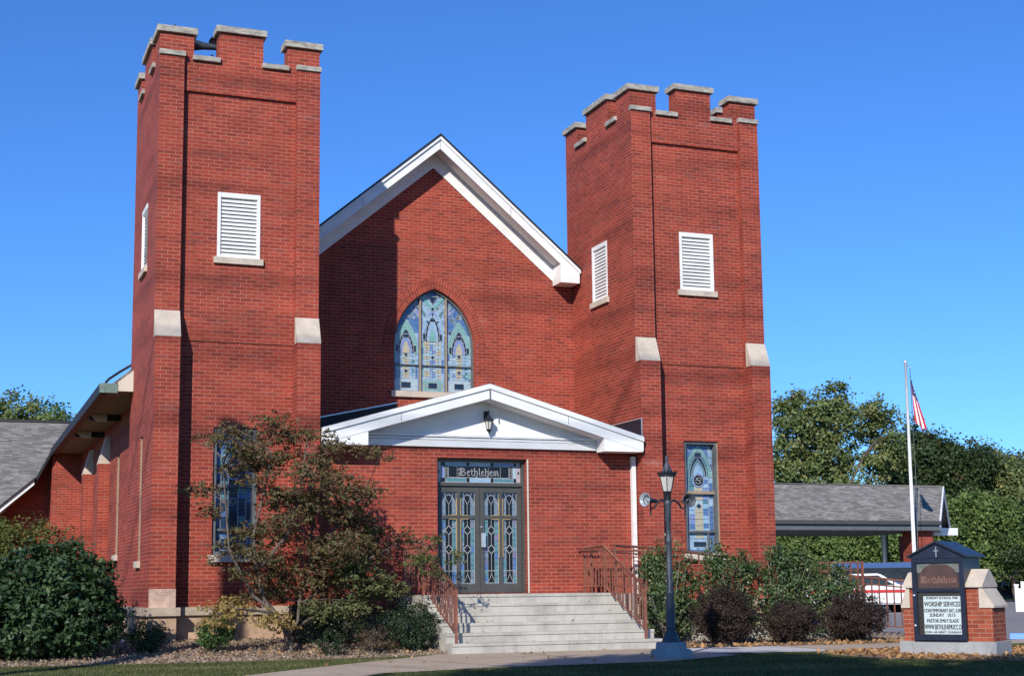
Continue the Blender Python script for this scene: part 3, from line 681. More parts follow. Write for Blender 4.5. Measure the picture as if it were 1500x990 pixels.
# stained gable window
g = MB(); Pg = lambda u, z, d: (u, YG+.15-d, z)
def inside_arch(x): # top of the arch at x
    h = .9; r = 1.25; Rr = (h*h+r*r)/(2*h); dx = abs(x-6.24); v = Rr**2-(Rr-h+dx)**2
    return 5.50+math.sqrt(max(0, v))
poly(g, arch_out, Pg, 0, G['blue'])
Z0 = 4.516
lights = [(5.37, 5.92), (5.98, 6.50), (6.56, 7.11)]
rr = random.Random(5)
for li, (a, b) in enumerate(lights):
    w_ = b-a; cx = (a+b)/2; zt = 6.25 if li == 1 else 5.98
    X = lambda t, a=a, w_=w_: a+w_*t
    top = lambda x: inside_arch(x)-.03
    poly(g, rect(a, b, Z0, min(top(a+.01), top(b-.01))), Pg, .002, G['sky'])
    for s0, s1 in ((.02, .12), (.88, .98)):
        z = Z0+.03
        while z < zt-.55:
            h = rr.uniform(.1, .18); poly(g, rect(X(s0), X(s1), z, z+h), Pg, .004, rr.choice([G['teal'], G['sky'], G['blue']]), .006); z += h
    for s0, s1, cl in ((.14, .36, ['sky', 'sky', 'pale', 'sky', 'lilac']), (.64, .86, ['sky', 'pale', 'sky', 'sky', 'dteal']), (.38, .62, ['amber', 'amber', 'pale'] if li != 1 else ['sky', 'lilac', 'pale'])):
        if li == 1 and s0 != .38: cl = ['pale', 'amber', 'pale']
        z = Z0+.30
        while z < zt-.50:
            h = rr.uniform(.045, .085)
            for e0, e1 in ((s0, (s0+s1)/2), ((s0+s1)/2, s1)): poly(g, rect(X(e0), X(e1), z, z+h), Pg, .004, G[rr.choice(cl)], .005)
            z += h
    for zz in ([4.97, 5.32, 5.55] if li != 1 else [5.28]):
        dd = .048; poly(g, [(cx-dd, zz), (cx, zz-dd), (cx+dd, zz), (cx, zz+dd)], Pg, .008, G['navy'], .007)
    base = zt-.62; rise = .72 if li == 1 else .62
    A0 = curvy(X(.0), X(1.), base, rise+.10, 9); A1 = curvy(X(.09), X(.91), base, rise, 9); A2 = curvy(X(.17), X(.83), base, rise-.1, 9); A3 = curvy(X(.26), X(.74), base, rise-.2, 9)
    strip_quads(g, A0, A1, Pg, .010, G['teal'] if li != 1 else G['sky']); strip_quads(g, A1, A2, Pg, .010, G['teal'] if li != 1 else G['lilac'])
    strip_quads(g, A2, A3, Pg, .010, G['navy']); poly(g, A3, Pg, .010, G['lilac'] if li != 1 else G['sky'])
    for A in (A0, A1, A2, A3): ribbon(g, A, .009, Pg, .013, LEADZ)
    for k in range(1, 9, 2): ribbon(g, [A2[k], A3[k]], .007, Pg, .014, LEADZ); ribbon(g, [A2[-1-k], A3[-1-k]], .007, Pg, .014, LEADZ)
    poly(g, rect(cx-.07, cx+.07, base+rise-.30, base+rise-.22), Pg, .014, G['navy'], .008)
    B0 = curvy(cx-.08, cx+.08, base, .26, 6); poly(g, B0, Pg, .014, G['amber'] if li != 1 else G['teal'], .008)
    for s in (-1, 1): poly(g, rect(cx+s*w_*.36-.03, cx+s*w_*.36+.03, base+.02, base+.16), Pg, .014, G['navy'], .006)
    poly(g, rect(X(.06), X(.94), Z0+.04, Z0+.27), Pg, .005, G['teal'] if li == 1 else G['pale'], .009)
    poly(g, rect(X(.30), X(.70), Z0+.09, Z0+.22), Pg, .009, G['navy'], .009)
    if li == 1:
        for s in (-1, 1): ribbon(g, arc(cx+s*.175, Z0+.155, .045, 0, 360, 10), .008, Pg, .012, LEADZ); ribbon(g, [(cx+s*.175-.04, Z0+.12), (cx+s*.175+.04, Z0+.19)], .007, Pg, .012, LEADZ); ribbon(g, [(cx+s*.175-.04, Z0+.19), (cx+s*.175+.04, Z0+.12)], .007, Pg, .012, LEADZ)
# tracery in the head: interlacing arches in strips of glass with small pieces between
for sgn in (-1, 1):
    for (r0, r1, mt) in ((1.02, .95, 'sky'), (.95, .89, 'dteal'), (.82, .78, 'lilac')):
        A = [(6.24+sgn*(-.92+r0*math.cos(a_)), 5.62+r0*1.05*math.sin(a_)) for a_ in [R(8+6.2*i) for i in range(12)]]
        B = [(6.24+sgn*(-.92+r1*math.cos(a_)), 5.62+r1*1.05*math.sin(a_)) for a_ in [R(8+6.2*i) for i in range(12)]]
        ok = [i for i in range(12) if A[i][1] < inside_arch(A[i][0])-.05 and abs(A[i][0]-6.24) < .82]
        for i in ok[:-1]:
            g.face([Pg(*A[i], .006), Pg(*A[i+1], .006), Pg(*B[i+1], .006), Pg(*B[i], .006)], G[mt])
            if i % 2: ribbon(g, [A[i], B[i]], .006, Pg, .008, LEADZ)
        if len(ok) > 1: ribbon(g, [A[i] for i in ok], .007, Pg, .008, LEADZ); ribbon(g, [B[i] for i in ok], .007, Pg, .008, LEADZ)
for _ in range(46):
    px_ = rr.uniform(5.45, 7.03); pz_ = rr.uniform(5.75, 6.65)
    if pz_ > inside_arch(px_)-.09: continue
    d_ = rr.uniform(.025, .05); poly(g, [(px_-d_, pz_), (px_, pz_-d_*1.3), (px_+d_, pz_), (px_, pz_+d_*1.3)], Pg, .0045, G[rr.choice(['sky', 'lilac', 'dteal', 'deep', 'navy'])], .006)
for s in (-1, 1):
    c0 = [(6.24+s*x, z) for x, z in ((.0, 6.22), (.12, 6.05), (.26, 5.75))]
    ribbon(g, c0, .05, Pg, .015, G['sky']); 
    ribbon(g, [(6.24+s*.0, 6.32), (6.24+s*.24, 6.58)], .06, Pg, .015, G['teal']); ribbon(g, [(6.24, 6.26), (6.24+s*.33, 6.55)], .008, Pg, .018, LEADZ)
    for (dx, z) in ((.34, 6.33), (.42, 6.12), (.56, 6.16), (.16, 6.62)):
        poly(g, [(6.24+s*dx-.035, z), (6.24+s*dx, z-.04), (6.24+s*dx+.035, z), (6.24+s*dx, z+.04)], Pg, .012, rr.choice([G['navy'], G['lilac']]), .008)
    ribbon(g, [(6.24+s*.30, 6.45), (6.24+s*.55, 6.0)], .008, Pg, .011, LEADZ); ribbon(g, [(6.24+s*.62, 6.12), (6.24+s*.36, 6.15), (6.24+s*.2, 6.35)], .008, Pg, .011, LEADZ)
    poly(g, [(6.24+s*.28, 6.40), (6.24+s*.40, 6.36), (6.24+s*.36, 6.22), (6.24+s*.27, 6.2)], Pg, .009, G['lilac'], .008)
poly(g, [(6.12, 6.6), (6.24, 6.42), (6.36, 6.6)], Pg, .018, G['navy'], .009)
go = part(g, 'arched_stained_window')
f = MB()
for x in (5.95, 6.53): f.box(x-.016, x+.016, YG+.085, YG+.14, Z0, inside_arch(x)-.01, TANF)
f.box(5.36, 7.12, YG+.10, YG+.13, 5.09, 5.11, GREYF)
ao = lancet(5.34, 7.14, Z0, 5.50, 12, 1.25); ai = lancet(5.375, 7.105, Z0, 5.50, 12, 1.20)
for i in range(len(ao)-1):
    f.face([(ao[i][0], YG+.08, ao[i][1]), (ao[i+1][0], YG+.08, ao[i+1][1]), (ai[i+1][0], YG+.08, ai[i+1][1]), (ai[i][0], YG+.08, ai[i][1])], GREYF)
    f.face([(ai[i][0], YG+.08, ai[i][1]), (ai[i+1][0], YG+.08, ai[i+1][1]), (ai[i+1][0], YG+.15, ai[i+1][1]), (ai[i][0], YG+.15, ai[i][1])], GREYF)
fo = f.build('frame'); fo.parent = go
s = MB(); s.box(5.27, 7.20, YG-.07, YG+.16, 4.39, 4.515, STONE); so = s.build('sill'); so.parent = go

# --- main roof, rakes, frieze
YF = 2.636
def rake(z_top, hgt, y0, y1, x0, x1, m, mb=None):
    """board following both slopes between x0..x1"""
    mb = mb or MB()
    A = [(x0, roofz(x0, z_top)), (CX, roofz(CX, z_top)), (x1, roofz(x1, z_top)), (x1, roofz(x1, z_top+hgt)), (CX, roofz(CX, z_top+hgt)), (x0, roofz(x0, z_top+hgt))]
    mb.prism(A, m, 'y', y0, y1); return mb
part(rake(0, .27, YF, YF+.04, 3.08, 9.42, WHITE), 'fascia')
part(rake(-.005, .075, YF-.035, YF-.001, 3.06, 9.44, WHITE), 'fascia')
part(rake(-.055, .045, YF-.055, YG+.02, 3.04, 9.46, BLACKM), 'roof_edge')
part(rake(.20, .02, YF+.041, YG-.03, 3.1, 9.4, SOFFIT if False else WHITE), 'soffit')
part(rake(.225, .335, YG-.028, YG-.001, 3.44, 9.0, WHITE), 'frieze')
for s in (-1, 1):   # boxed eave returns at the feet of the rakes
    xo = CX+s*3.20; xi = CX+s*2.755; zb = 6.975
    mb = MB(); A = [(xi, zb), (xo, zb), (xo, roofz(xo, .26)), (xi, roofz(xi, .26))]
    mb.prism(A, WHITE, 'y', YF+.006, YG-.03); part(mb, 'eave_return')
mb = MB()
for s in (-1, 1):
    xe = CX+s*6.72
    def sl(x0, x1, y0, y1, name='roof'):
        z0, z1 = roofz(x0, -.012), roofz(x1, -.012)
        mb.prism([(x0, z0), (x1, z1), (x1, z1-.05), (x0, z0-.05)], SHING, 'y', y0, y1)
    sl(CX, CX+s*3.24, YG+.021, D+.02); sl(CX, xe, D+.021, 18.5)
    z0 = roofz(CX+s*6.25, -.012)
    if s < 0: mb.prism([(-.032, roofz(-.032, -.012)), (xe, roofz(xe, -.012)), (xe, roofz(xe, .04)), (-.032, roofz(-.032, .04))], SHING, 'y', 2.95, D+.02)
    else: mb.prism([(12.47, roofz(12.47, -.012)), (xe, roofz(xe, -.012)), (xe, roofz(xe, .04)), (12.47, roofz(12.47, .04))], SHING, 'y', 2.95, D+.02)
part(mb, 'roof')
# eave on the left flank
mb = MB(); mb.box(-.475, .22, 3.42, 16.6, 4.262, 4.29, SOFFIT); mb.box(-.475, -.005, 2.95, 3.42, 4.262, 4.29, SOFFIT); part(mb, 'eave_soffit')
mb = MB(); mb.prism([(-.30, 4.262), (-.006, 4.262), (-.006, roofz(-.006, .05)), (-.30, roofz(-.30, .05))], CREAM, 'y', 2.90, 2.945); part(mb, 'eave_end_board')
mb = MB(); mb.box(-.64, -.476, 2.93, 16.9, 4.20, 4.40, BLACKM); go = part(mb, 'gutter')
mb = MB(); mb.box(-.645, -.302, 2.885, 2.928, 4.22, 4.405, PATINA); po = mb.build('end_cap'); po.parent = go
mb = MB(); mb.tube([(-.52, 3.1, 4.38), (-.50, 3.12, 4.46), (-.44, 3.16, 4.53), (-.25, 3.3, 4.68), (.05, 3.55, 4.90)], .026, BLACKM, 8); part(mb, 'roof_pipe')
for y in (6.9, 10.6):
    mb = MB(); mb.box(-.47, .198, y, y+.16, 4.13, 4.261, BLACKM); bo = part(mb, 'eave_beam')
    mb = MB(); mb.prism([(-.48, 4.255), (-.10, 4.255), (-.10, 4.10), (-.30, 4.10)], CREAM, 'y', y-.05, y-.003); e = mb.build('beam_end'); e.parent = bo
# nave flank wall with buttresses
XN = .20
mb = MB(); P, inw = leftf(XN)
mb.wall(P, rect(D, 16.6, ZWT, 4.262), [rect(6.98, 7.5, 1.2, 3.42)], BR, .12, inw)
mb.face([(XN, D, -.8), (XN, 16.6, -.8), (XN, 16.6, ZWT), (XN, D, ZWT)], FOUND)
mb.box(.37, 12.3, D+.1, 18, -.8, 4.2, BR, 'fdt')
part(mb, 'nave_wall')
slit(6.98, 7.5, 1.2, 3.42, XN)
for y, zt1, zt2 in ((9.05, 3.36, 4.0), (13.1, 3.42, 4.05)):
    mb = MB(); mb.box(-.05, XN-.001, y, y+.45, -.8, zt1, BR, 'd'); bo = part(mb, 'buttress')
    mb = MB(); mb.prism([(-.055, zt1), (XN-.001, zt1), (XN-.001, zt2), (XN-.08, zt2)], STONE, 'y', y-.005, y+.455); s = mb.build('weathering_stone'); s.parent = bo
# cross wing to the left
mb = MB(); mb.box(-.60, XN-.001, 16.6, 18, -.8, 4.30, BR, 'd')
mb.prism([(-4.5, -.8), (-.601, -.8), (-.601, 4.3), (-1.01, 3.42), (-1.92, 2.55), (-4.5, .9)], BR, 'y', 17.2, 18)
part(mb, 'wing_wall')
def strip(pts, h, y0, y1, m, name):
    mb = MB(); mb.prism(list(pts)+[(x, z-h) for x, z in pts[::-1]], m, 'y', y0, y1); return part(mb, name)
strip([(-.57, 4.46), (-1.00, 3.60), (-1.10, 3.48)], .12, 16.4, 17.3, BLACKM, 'wing_gutter')
strip([(-.58, 4.34), (-1.00, 3.48), (-1.10, 3.36), (-1.95, 2.58), (-4.4, .95)], .05, 16.45, 17.2, SOFFIT, 'wing_soffit')
strip([(-1.08, 3.50), (-1.98, 2.70), (-4.5, 1.1)], .15, 16.25, 16.44, WHITE, 'wing_rake_board')
strip([(-1.05, 3.56), (-1.98, 2.75), (-4.5, 1.15)], .05, 16.20, 16.8, BLACKM, 'wing_roof_edge')
mb = MB(); zr = 6.03; yr = 25; ye = 18.0; zl = 2.6
mb.face([(-14, ye, zl), (.4, ye, zl), (1.0, yr, zr), (-14, yr, zr)], SHING, uv=[(-14, 0), (.4, 0), (1.0, 7.8), (-14, 7.8)])
mb.face([(-14, yr, zr), (1.0, yr, zr), (1.0, 32, 2.6), (-14, 32, 2.6)], SHING)
mb.face([(-14, ye, zl-.15), (-14, ye, zl), (-14, yr, zr), (-14, 32, 2.6), (-14, 32, 2.45)], SHING)
part(mb, 'wing_roof')
mb = MB(); mb.box(-13.6, .4, 18.3, 31.6, -.8, 2.64, BR, 'dt'); part(mb, 'wing_wall')
mb = MB(); mb.tube([(-14, yr, zr+.03), (1.0, yr, zr+.03)], .06, BLACKM, 6); part(mb, 'ridge_cap')
# nave right flank and rear
mb = MB(); mb.box(12.1, 12.44, D+.02, 18, -.8, 4.25, BR, 'dt'); part(mb, 'nave_wall')
mb = MB(); mb.prism([(.2, 4.2), (12.2, 4.2), (CX, roofz(CX, .2))], BR, 'y', 17.9, 18.1); part(mb, 'rear_gable')

# --- entry wing
DX0, DX1, DZ0, DZ1 = 5.315, 7.135, .294, 2.855
e = MB(); P, inw = front(YE)
e.wall(P, [(W, -.02), (XR, -.02), (XR, 3.06), (CX, 4.22), (W, 3.06)], [[(DX0, DZ0), (DX1, DZ0), (DX1, DZ1), (DX0, DZ1)]], BR, .30, inw)
eo = part(e, 'entry_wall')
f = MB(); f.box(W, XR, YE-.02, YE+.1, -.75, -.021, FOUND); fo = f.build('foundation'); fo.parent = eo
PSL = (4.224-3.30)/3.22
def pz(x, off=0): return 4.224-off-PSL*abs(x-CX)
def rake2(off, hgt, y0, y1, x0, x1, m, name):
    mb = MB(); A = [(x0, pz(x0, off)), (CX, pz(CX, off)), (x1, pz(x1, off)), (x1, pz(x1, off+hgt)), (CX, pz(CX, off+hgt)), (x0, pz(x0, off+hgt))]
    mb.prism(A, m, 'y', y0, y1); return part(mb, name)
YO = -.30
for xj, yj, zj, hj in ((CX, -.332, 3.86, .27), (CX-1.75, -.302, 3.475, .26), (CX+1.62, -.302, 3.51, .26), (CX, YF-.0015, 9.70, .25), (CX+1.6, YF-.0015, 8.36, .25), (CX-1.7, YF-.0015, 8.27, .25)):
    mb = MB(); mb.box(xj-.004, xj+.004, yj, yj+.03, zj, zj+hj, GREYF); part(mb, 'board_joint')
rake2(.0, .27, YO, YO+.04, 2.975, 9.44, WHITE, 'pediment_fascia')
rake2(-.012, .095, YO-.03, YO-.001, 2.972, 9.443, WHITE, 'pediment_trim')
rake2(.262, .02, YO+.041, YE-.03, 3.75, 8.70, WHITE, 'pediment_soffit')
rake2(-.02, .012, YO-.02, YG-.01, 2.972, 9.44, SHING, 'entry_roof')
mb = MB(); mb.prism([(3.2, 3.28), (9.24, 3.28), (9.0, pz(9.0, .26)), (CX, pz(CX, .26)), (3.45, pz(3.45, .26))], WHITE, 'y', YE-.025, YE-.004); part(mb, 'pediment_panel')
mb = MB(); mb.box(3.0, 9.44, YE-.06, YE-.026, 3.055, 3.18, WHITE); mb.box(3.0, 9.44, YE-.05, YE-.027, 3.19, 3.235, WHITE); mb.box(3.0, 9.44, YE-.075, YE-.027, 3.245, 3.285, WHITE); part(mb, 'pediment_frieze')
for s in (-1, 1):
    xi, xo = CX+s*2.375, CX+s*3.205
    mb = MB(); mb.prism([(xi, 3.012), (xo, 3.012), (xo, pz(xo, .24)), (xi, pz(xi, .24))], WHITE, 'y', YO+.008, YE-.076); part(mb, 'eave_return')
# metal panel against the tower, then a painted shade sheet with metal edge at the gable
mb = MB(); mb.face([(XR-.004, -.20, 3.05), (XR-.004, 2.2, 3.05), (XR-.004, 2.2, 3.685), (XR-.004, -.20, 3.685)][::-1], NAVYM)
mb.box(XR-.02, XR-.005, -.20, 2.2, 3.685, 3.705, SILVER); mb.box(XR-.02, XR-.005, -.212, -.19, 3.2, 3.70, SILVER); part(mb, 'flashing_and_shade')
mb = MB(); zf = lambda x: 4.245-(4.245-3.72)*(5.4-x)/2.43
mb.prism([(W, zf(W)-.5), (5.4, zf(5.4)-.5), (5.4, zf(5.4)), (W, zf(W))], BLACKM, 'y', YG-.02, YG-.002); mb.prism([(W, zf(W)), (5.4, zf(5.4)), (5.4, zf(5.4)+.025), (W, zf(W)+.025)], SILVER, 'y', YG-.03, YG-.002); part(mb, 'flashing_and_shade')  # shade on wall and roof painted as a black sheet below the silver edge
mb = MB(); mb.box(9.345, 9.43, YE-.10, YE-.012, -.35, 2.95, WHITE); mb.box(9.345, 9.43, YE-.12, YE-.101, .9, .94, WHITE); part(mb, 'downspout')
# lantern on the pediment : bracketed fixture, part of the church front
ln = empty('wall_lantern', (6.30, YE-.02, 3.60), 'small black wall lantern hanging on the white pediment above the doors', 'lantern')
mb = MB(); mb.box(-.055, .055, -.035, -.006, .0, .16, DARKM); mb.tube([(0, -.03, .10), (0, -.09, .15), (0, -.15, .12)], .014, DARKM, 6); mb.build('bracket', ln)
mb = MB(); mb.lathe([(.0, .20), (.006, .16), (.012, .12), (.02, .08), (.05, .03), (.105, -.02), (.11, -.035), (.0, -.035)], DARKM, 6, (0, -.15, .0), smooth=False); mb.build('lamp_cap', ln)
mb = MB(); mb.lathe([(.075, -.035), (.045, -.20), (.0, -.20)], G['clear'], 6, (0, -.15, .0), smooth=False); mb.build('lamp_glass', ln)
mb = MB()
for k in range(6):
    a = k*math.pi/3; mb.tube([(.078*math.cos(a), -.15+.078*math.sin(a), -.035), (.047*math.cos(a), -.15+.047*math.sin(a), -.205)], .006, DARKM, 4)
mb.lathe([(.055, -.20), (.05, -.225), (.02, -.25), (.012, -.28), (0, -.285)], DARKM, 8, (0, -.15, 0)); mb.build('lamp_cage', ln)

# --- doors and transom
YD = YE+.20
mb = MB()
for x0, x1 in ((DX0, DX0+.05), (DX1-.05, DX1)): mb.box(x0, x1, YE+.13, YE+.28, DZ0, DZ1, FRAME)
mb.box(DX0+.05, DX1-.05, YE+.13, YE+.28, DZ1-.05, DZ1, FRAME); mb.box(DX0+.05, DX1-.05, YE+.14, YE+.28, 2.335, 2.40, FRAME)
part(mb, 'door_frame')
mb = MB(); mb.box(DX1, DX1+.03, YE-.008, YE-.001, DZ0, DZ1+.0, CREAM); part(mb, 'door_trim')
Pd = lambda u, z, d: (u, YD+.02-d, z)
def leaf(x0, x1, hinge, label=None):
    z0, z1 = DZ0+.01, 2.33
    mb = MB(); st = .085
    mb.box(x0, x0+st, YD-.02, YD+.03, z0, z1, FRAME); mb.box(x1-st, x1, YD-.02, YD+.03, z0, z1, FRAME)
    mb.box(x0+st, x1-st, YD-.018, YD+.03, z0, z0+.17, FRAME); mb.box(x0+st, x1-st, YD-.018, YD+.03, z1-.11, z1, FRAME)
    cxm = (x0+x1)/2; mb.box(cxm-.032, cxm+.032, YD-.024, YD+.028, z0+.17, z1-.11, FRAME); zc = 1.74
    for a, b in ((x0+st, cxm-.032), (cxm+.032, x1-st)): mb.box(a, b, YD-.016, YD+.028, zc-.03, zc+.03, FRAME)
    lo = part(mb, 'door')
    g = MB()
    for a, b in ((x0+st, cxm-.032), (cxm+.032, x1-st)):
        w_ = b-a; c = (a+b)/2
        poly(g, rect(a, b, z0+.17, z1-.11), Pd, 0, G['mixd'])
        # lower long panel : dark centre column with two diamonds, leads
        zb, zt = z0+.19, zc-.04
        poly(g, rect(c-.22*w_, c+.22*w_, zb, zt), Pd, .003, G['black'])
        z = zb
        k = 0
        rr = random.Random(int(a*1000))
        while z < zt-.02:
            h = min(.115, zt-z)
            for (p0, p1) in ((a+.012, c-.22*w_), (c+.22*w_, b-.012)): poly(g, rect(p0, p1, z, z+h), Pd, .003, G[rr.choice(['mixd', 'mixd', 'mixd', 'dteal', 'dteal', 'dlil', 'dteal', 'blue'])], .004)
            z += h
        for zd in (zb+.40*(zt-zb)*1.32, zb+.83*(zt-zb)):
            dd = .075; poly(g, [(c-dd, zd), (c, zd-dd*1.15), (c+dd, zd), (c, zd+dd*1.15)], Pd, .006, G['black'], .012)
            ribbon(g, [(c-dd-.0, zd), (c+dd, zd)], .001, Pd, .006, LEADZ)
        zz = zb
        ribbon(g, [(c, zb+.17), (c, zb+.528*(zt-zb)-.085)], .008, Pd, .009, LEADZ); ribbon(g, [(c, zb+.528*(zt-zb)+.085), (c, zb+.83*(zt-zb)-.085)], .008, Pd, .009, LEADZ); ribbon(g, [(c, zb+.83*(zt-zb)+.085), (c, zt)], .008, Pd, .009, LEADZ)
        ribbon(g, [(a+.01, zb+.23), (b-.01, zb+.23)], .009, Pd, .009, LEADZ)
        for s in (-1, 1): ribbon(g, [(c, zb+.17), (c+s*.04, zb+.07), (c+s*.09, zb)], .008, Pd, .010, LEADZ)
        for xx in (a+.010, b-.010): ribbon(g, [(xx, zb), (xx, zt)], .0075, Pd, .008, LEADZ)
        ribbon(g, [(a, zb), (b, zb)], .0075, Pd, .008, LEADZ)
        # upper panel : pointed arch
        zb2, zt2 = zc+.04, z1-.12
        poly(g, rect(a, b, zb2, zt2), Pd, .002, G['navy'])
        A0 = curvy(a+.015, b-.015, zb2+.18, zt2-.03-(zb2+.18), 8)
        poly(g, [(a+.015, zb2)]+A0+[(b-.015, zb2)], Pd, .004, G['mixd']); 
        poly(g, [(c-.2*w_, zb2), (c+.2*w_, zb2), (c+.2*w_, zt2-.22*w_*1.2), (c, zt2-.05), (c-.2*w_, zt2-.22*w_*1.2)], Pd, .006, G['black'])
        ribbon(g, A0, .008, Pd, .010, LEADZ); ribbon(g, [(c, zb2), (c, zb2+.20)], .0075, Pd, .010, LEADZ)
        for s in (-1, 1): ribbon(g, [(c, zb2+.20), (c+s*.05, zb2+.30), (c+s*.085, zb2+.42)], .0075, Pd, .010, LEADZ)
        for xx in (a+.008, b-.008): ribbon(g, [(xx, zb2), (xx, zt2)], .009, Pd, .010, LEADZ)
        ribbon(g, [(a, zt2), (b, zt2)], .009, Pd, .010, LEADZ)
    go = g.build('leaded_glass'); go.parent = lo
    gb = MB()   # gilded cross outline on the centre stile
    for s in (-1, 1):
        xx = cxm+s*.040
        gb.box(xx-.007, xx+.007, YD-.030, YD-.0245, .98, zc-.035, GOLDB); gb.box(xx-.007, xx+.007, YD-.030, YD-.0245, zc+.035, zc+.36, GOLDB)
        for zz in (zc-.041, zc+.029): gb.box(min(xx, xx+s*.16), max(xx, xx+s*.16), YD-.030, YD-.0245, zz, zz+.013, GOLDB)
    gbo = gb.build('gilded_cross'); gbo.parent = lo
    return lo
xm = (DX0+DX1)/2
l1 = leaf(DX0+.055, xm-.004, 0); l2 = leaf(xm+.004, DX1-.055, 1)
h = MB(); h.box(xm+.015, xm+.10, YD-.075, YD-.045, 1.17, 1.44, SILVER); h.box(xm+.02, xm+.05, YD-.046, YD-.021, 1.2, 1.41, FRAME); h.tube([(xm+.03, YD-.03, 1.56), (xm+.03, YD-.021, 1.56)], .018, SILVER, 8); ho = h.build('handle'); ho.parent = l2
# transom with the church's name in blackletter
g = MB(); tx0, tx1, tz0, tz1 = DX0+.06, DX1-.06, 2.405, 2.80
poly(g, rect(tx0, tx1, tz0, tz1), Pd, 0, G['black'])
rr = random.Random(2)
for z0_, z1_ in ((tz0+.01, tz0+.085), (tz1-.075, tz1-.008)):
    for k, (a, b) in enumerate(((.10, .35), (.39, .64), (.68, .92))): poly(g, rect(tx0+(tx1-tx0)*a, tx0+(tx1-tx0)*b, z0_, z1_), Pd, .003, [G['sky'], G['pale'], G['lilac']][(k+int(z0_*10)) % 3] if z0_ > 2.6 else G[['dteal', 'sky', 'dteal'][k]], .007)
for a, b in ((0, .045), (.955, 1)): poly(g, rect(tx0+(tx1-tx0)*a, tx0+(tx1-tx0)*b, tz0+.02, tz1-.01), Pd, .003, G['pink'], .007)
for a, b in ((.05, .09), (.91, .95)): poly(g, rect(tx0+(tx1-tx0)*a, tx0+(tx1-tx0)*b, tz0+.09, tz1-.08), Pd, .003, G['lilac'] if a < .5 else G['pale'], .007)
for cc in (.02, .98):
    c = tx0+(tx1-tx0)*cc; z = (tz0+tz1)/2; poly(g, [(c-.03, z), (c, z-.04), (c+.03, z), (c, z+.04)], Pd, .006, G['black'], .006)
for k in (0, 1, 2):
    for cc in (.115, .885): c = tx0+(tx1-tx0)*cc; z = tz0+.13+k*.065; poly(g, rect(c-.022, c+.022, z-.022, z+.022), Pd, .005, G['black'], .007)
poly(g, rect(tx0+(tx1-tx0)*.135, tx0+(tx1-tx0)*.865, tz0+.095, tz1-.085), Pd, .005, G['black'], .008)
for cc in (.24, .76): c = tx0+(tx1-tx0)*cc; ribbon(g, [(c, tz0+.095), (c, tz1-.085)], .006, Pd, .008, LEADZ)
ribbon(g, [(tx0+(tx1-tx0)*.615, tz0+.095), (tx0+(tx1-tx0)*.615, tz1-.085)], .005, Pd, .008, LEADZ)
ribbon(g, [(tx0, tz0), (tx1, tz0), (tx1, tz1), (tx0, tz1), (tx0, tz0)], .010, Pd, .006, LEADZ)
# blackletter strokes, unit box 0..1 high for x-height .62
GL = {
 'B': (1.05, [[(.15, 0), (.15, .95), (.05, 1.0)], [(.15, .95), (.55, 1.0), (.8, .82), (.6, .58), (.3, .55)], [(.5, .55), (.9, .42), (.85, .12), (.5, -.02), (.1, .05)], [(-.12, .75), (.08, .9)], [(-.12, .35), (.1, .15)], [(.38, .1), (.38, .95)], [(-.1, -.05), (.15, .06)]]),
 'e': (.58, [[(.12, .12), (.12, .52), (.34, .66), (.48, .50), (.14, .32)], [(.12, .12), (.28, -.02), (.48, .1)]]),
 't': (.50, [[(.2, .85), (.2, .1), (.34, -.02), (.46, .08)], [(.04, .6), (.44, .64)]]),
 'h': (.66, [[(.14, 1.0), (.14, .0)], [(.02, .92), (.14, 1.02)], [(.14, .5), (.38, .66), (.52, .5), (.52, .05), (.36, -.22)], [(.06, .0), (.22, .0)]]),
 'l': (.36, [[(.06, .92), (.16, 1.02), (.16, .06), (.3, -.02)]]),
 'm': (.92, [[(.04, .56), (.14, .64), (.14, .0)], [(.14, .52), (.34, .66), (.42, .55), (.42, .0)], [(.42, .52), (.62, .66), (.72, .55), (.72, .06), (.84, -.02)]]),
}
def blackletter(mb, word, x0, z0, hgt, P, d, m, wd):
    tot = sum(GL[c][0] for c in word); x = x0
    for c in word:
        adv, strokes = GL[c]
        for s_ in strokes: ribbon(mb, [(x+a*hgt, z0+b*hgt) for a, b in s_], wd, P, d, m)
        x += adv*hgt
    return x-x0
hgt = .155; tot = sum(GL[c][0] for c in 'Bethlehem')*hgt
LW = (tx1-tx0)*.48; hx = LW/sum(GL[c][0] for c in 'Bethlehem')
blackletter(g, 'Bethlehem', tx0+(tx1-tx0)*.265, tz0+.135, hx, Pd, .010, LEADZ, .0125)
part(g, 'transom_window')

# ------------------------------------------------------------------ horn loudspeaker on the left tower
hn = empty('siren_horn', (1.5, 1.4, ZS), 'dark flared siren horn mounted behind the battlements of the left tower', 'siren')
mb = MB(); Mh = Matrix.Rotation(R(-90), 3, 'Y')
mb.lathe([(.06, -.35), (.055, -.1), (.07, .1), (.12, .35), (.22, .55), (.34, .66), (.32, .66), (.2, .53), (.0, .3)], POLEM, 20, (-.52, -.75, .42), Mh); mb.build('horn', hn)
mb = MB(); mb.lathe([(.0, .02), (.25, .0), (.42, -.05), (.44, -.09), (.0, -.09)], DARKM, 20, (-.02, -.3, .80)); mb.build('hood', hn)
for (x_, y_, h_, r_, m_) in ((-.36, -.75, .38, .03, RUST), (-.44, -.6, .32, .02, SILVER), (-.02, -.3, .72, .06, DARKM)):
    mb = MB(); mb.tube([(x_, y_, 0), (x_, y_, h_)], r_, m_, 8); mb.build('post', hn)

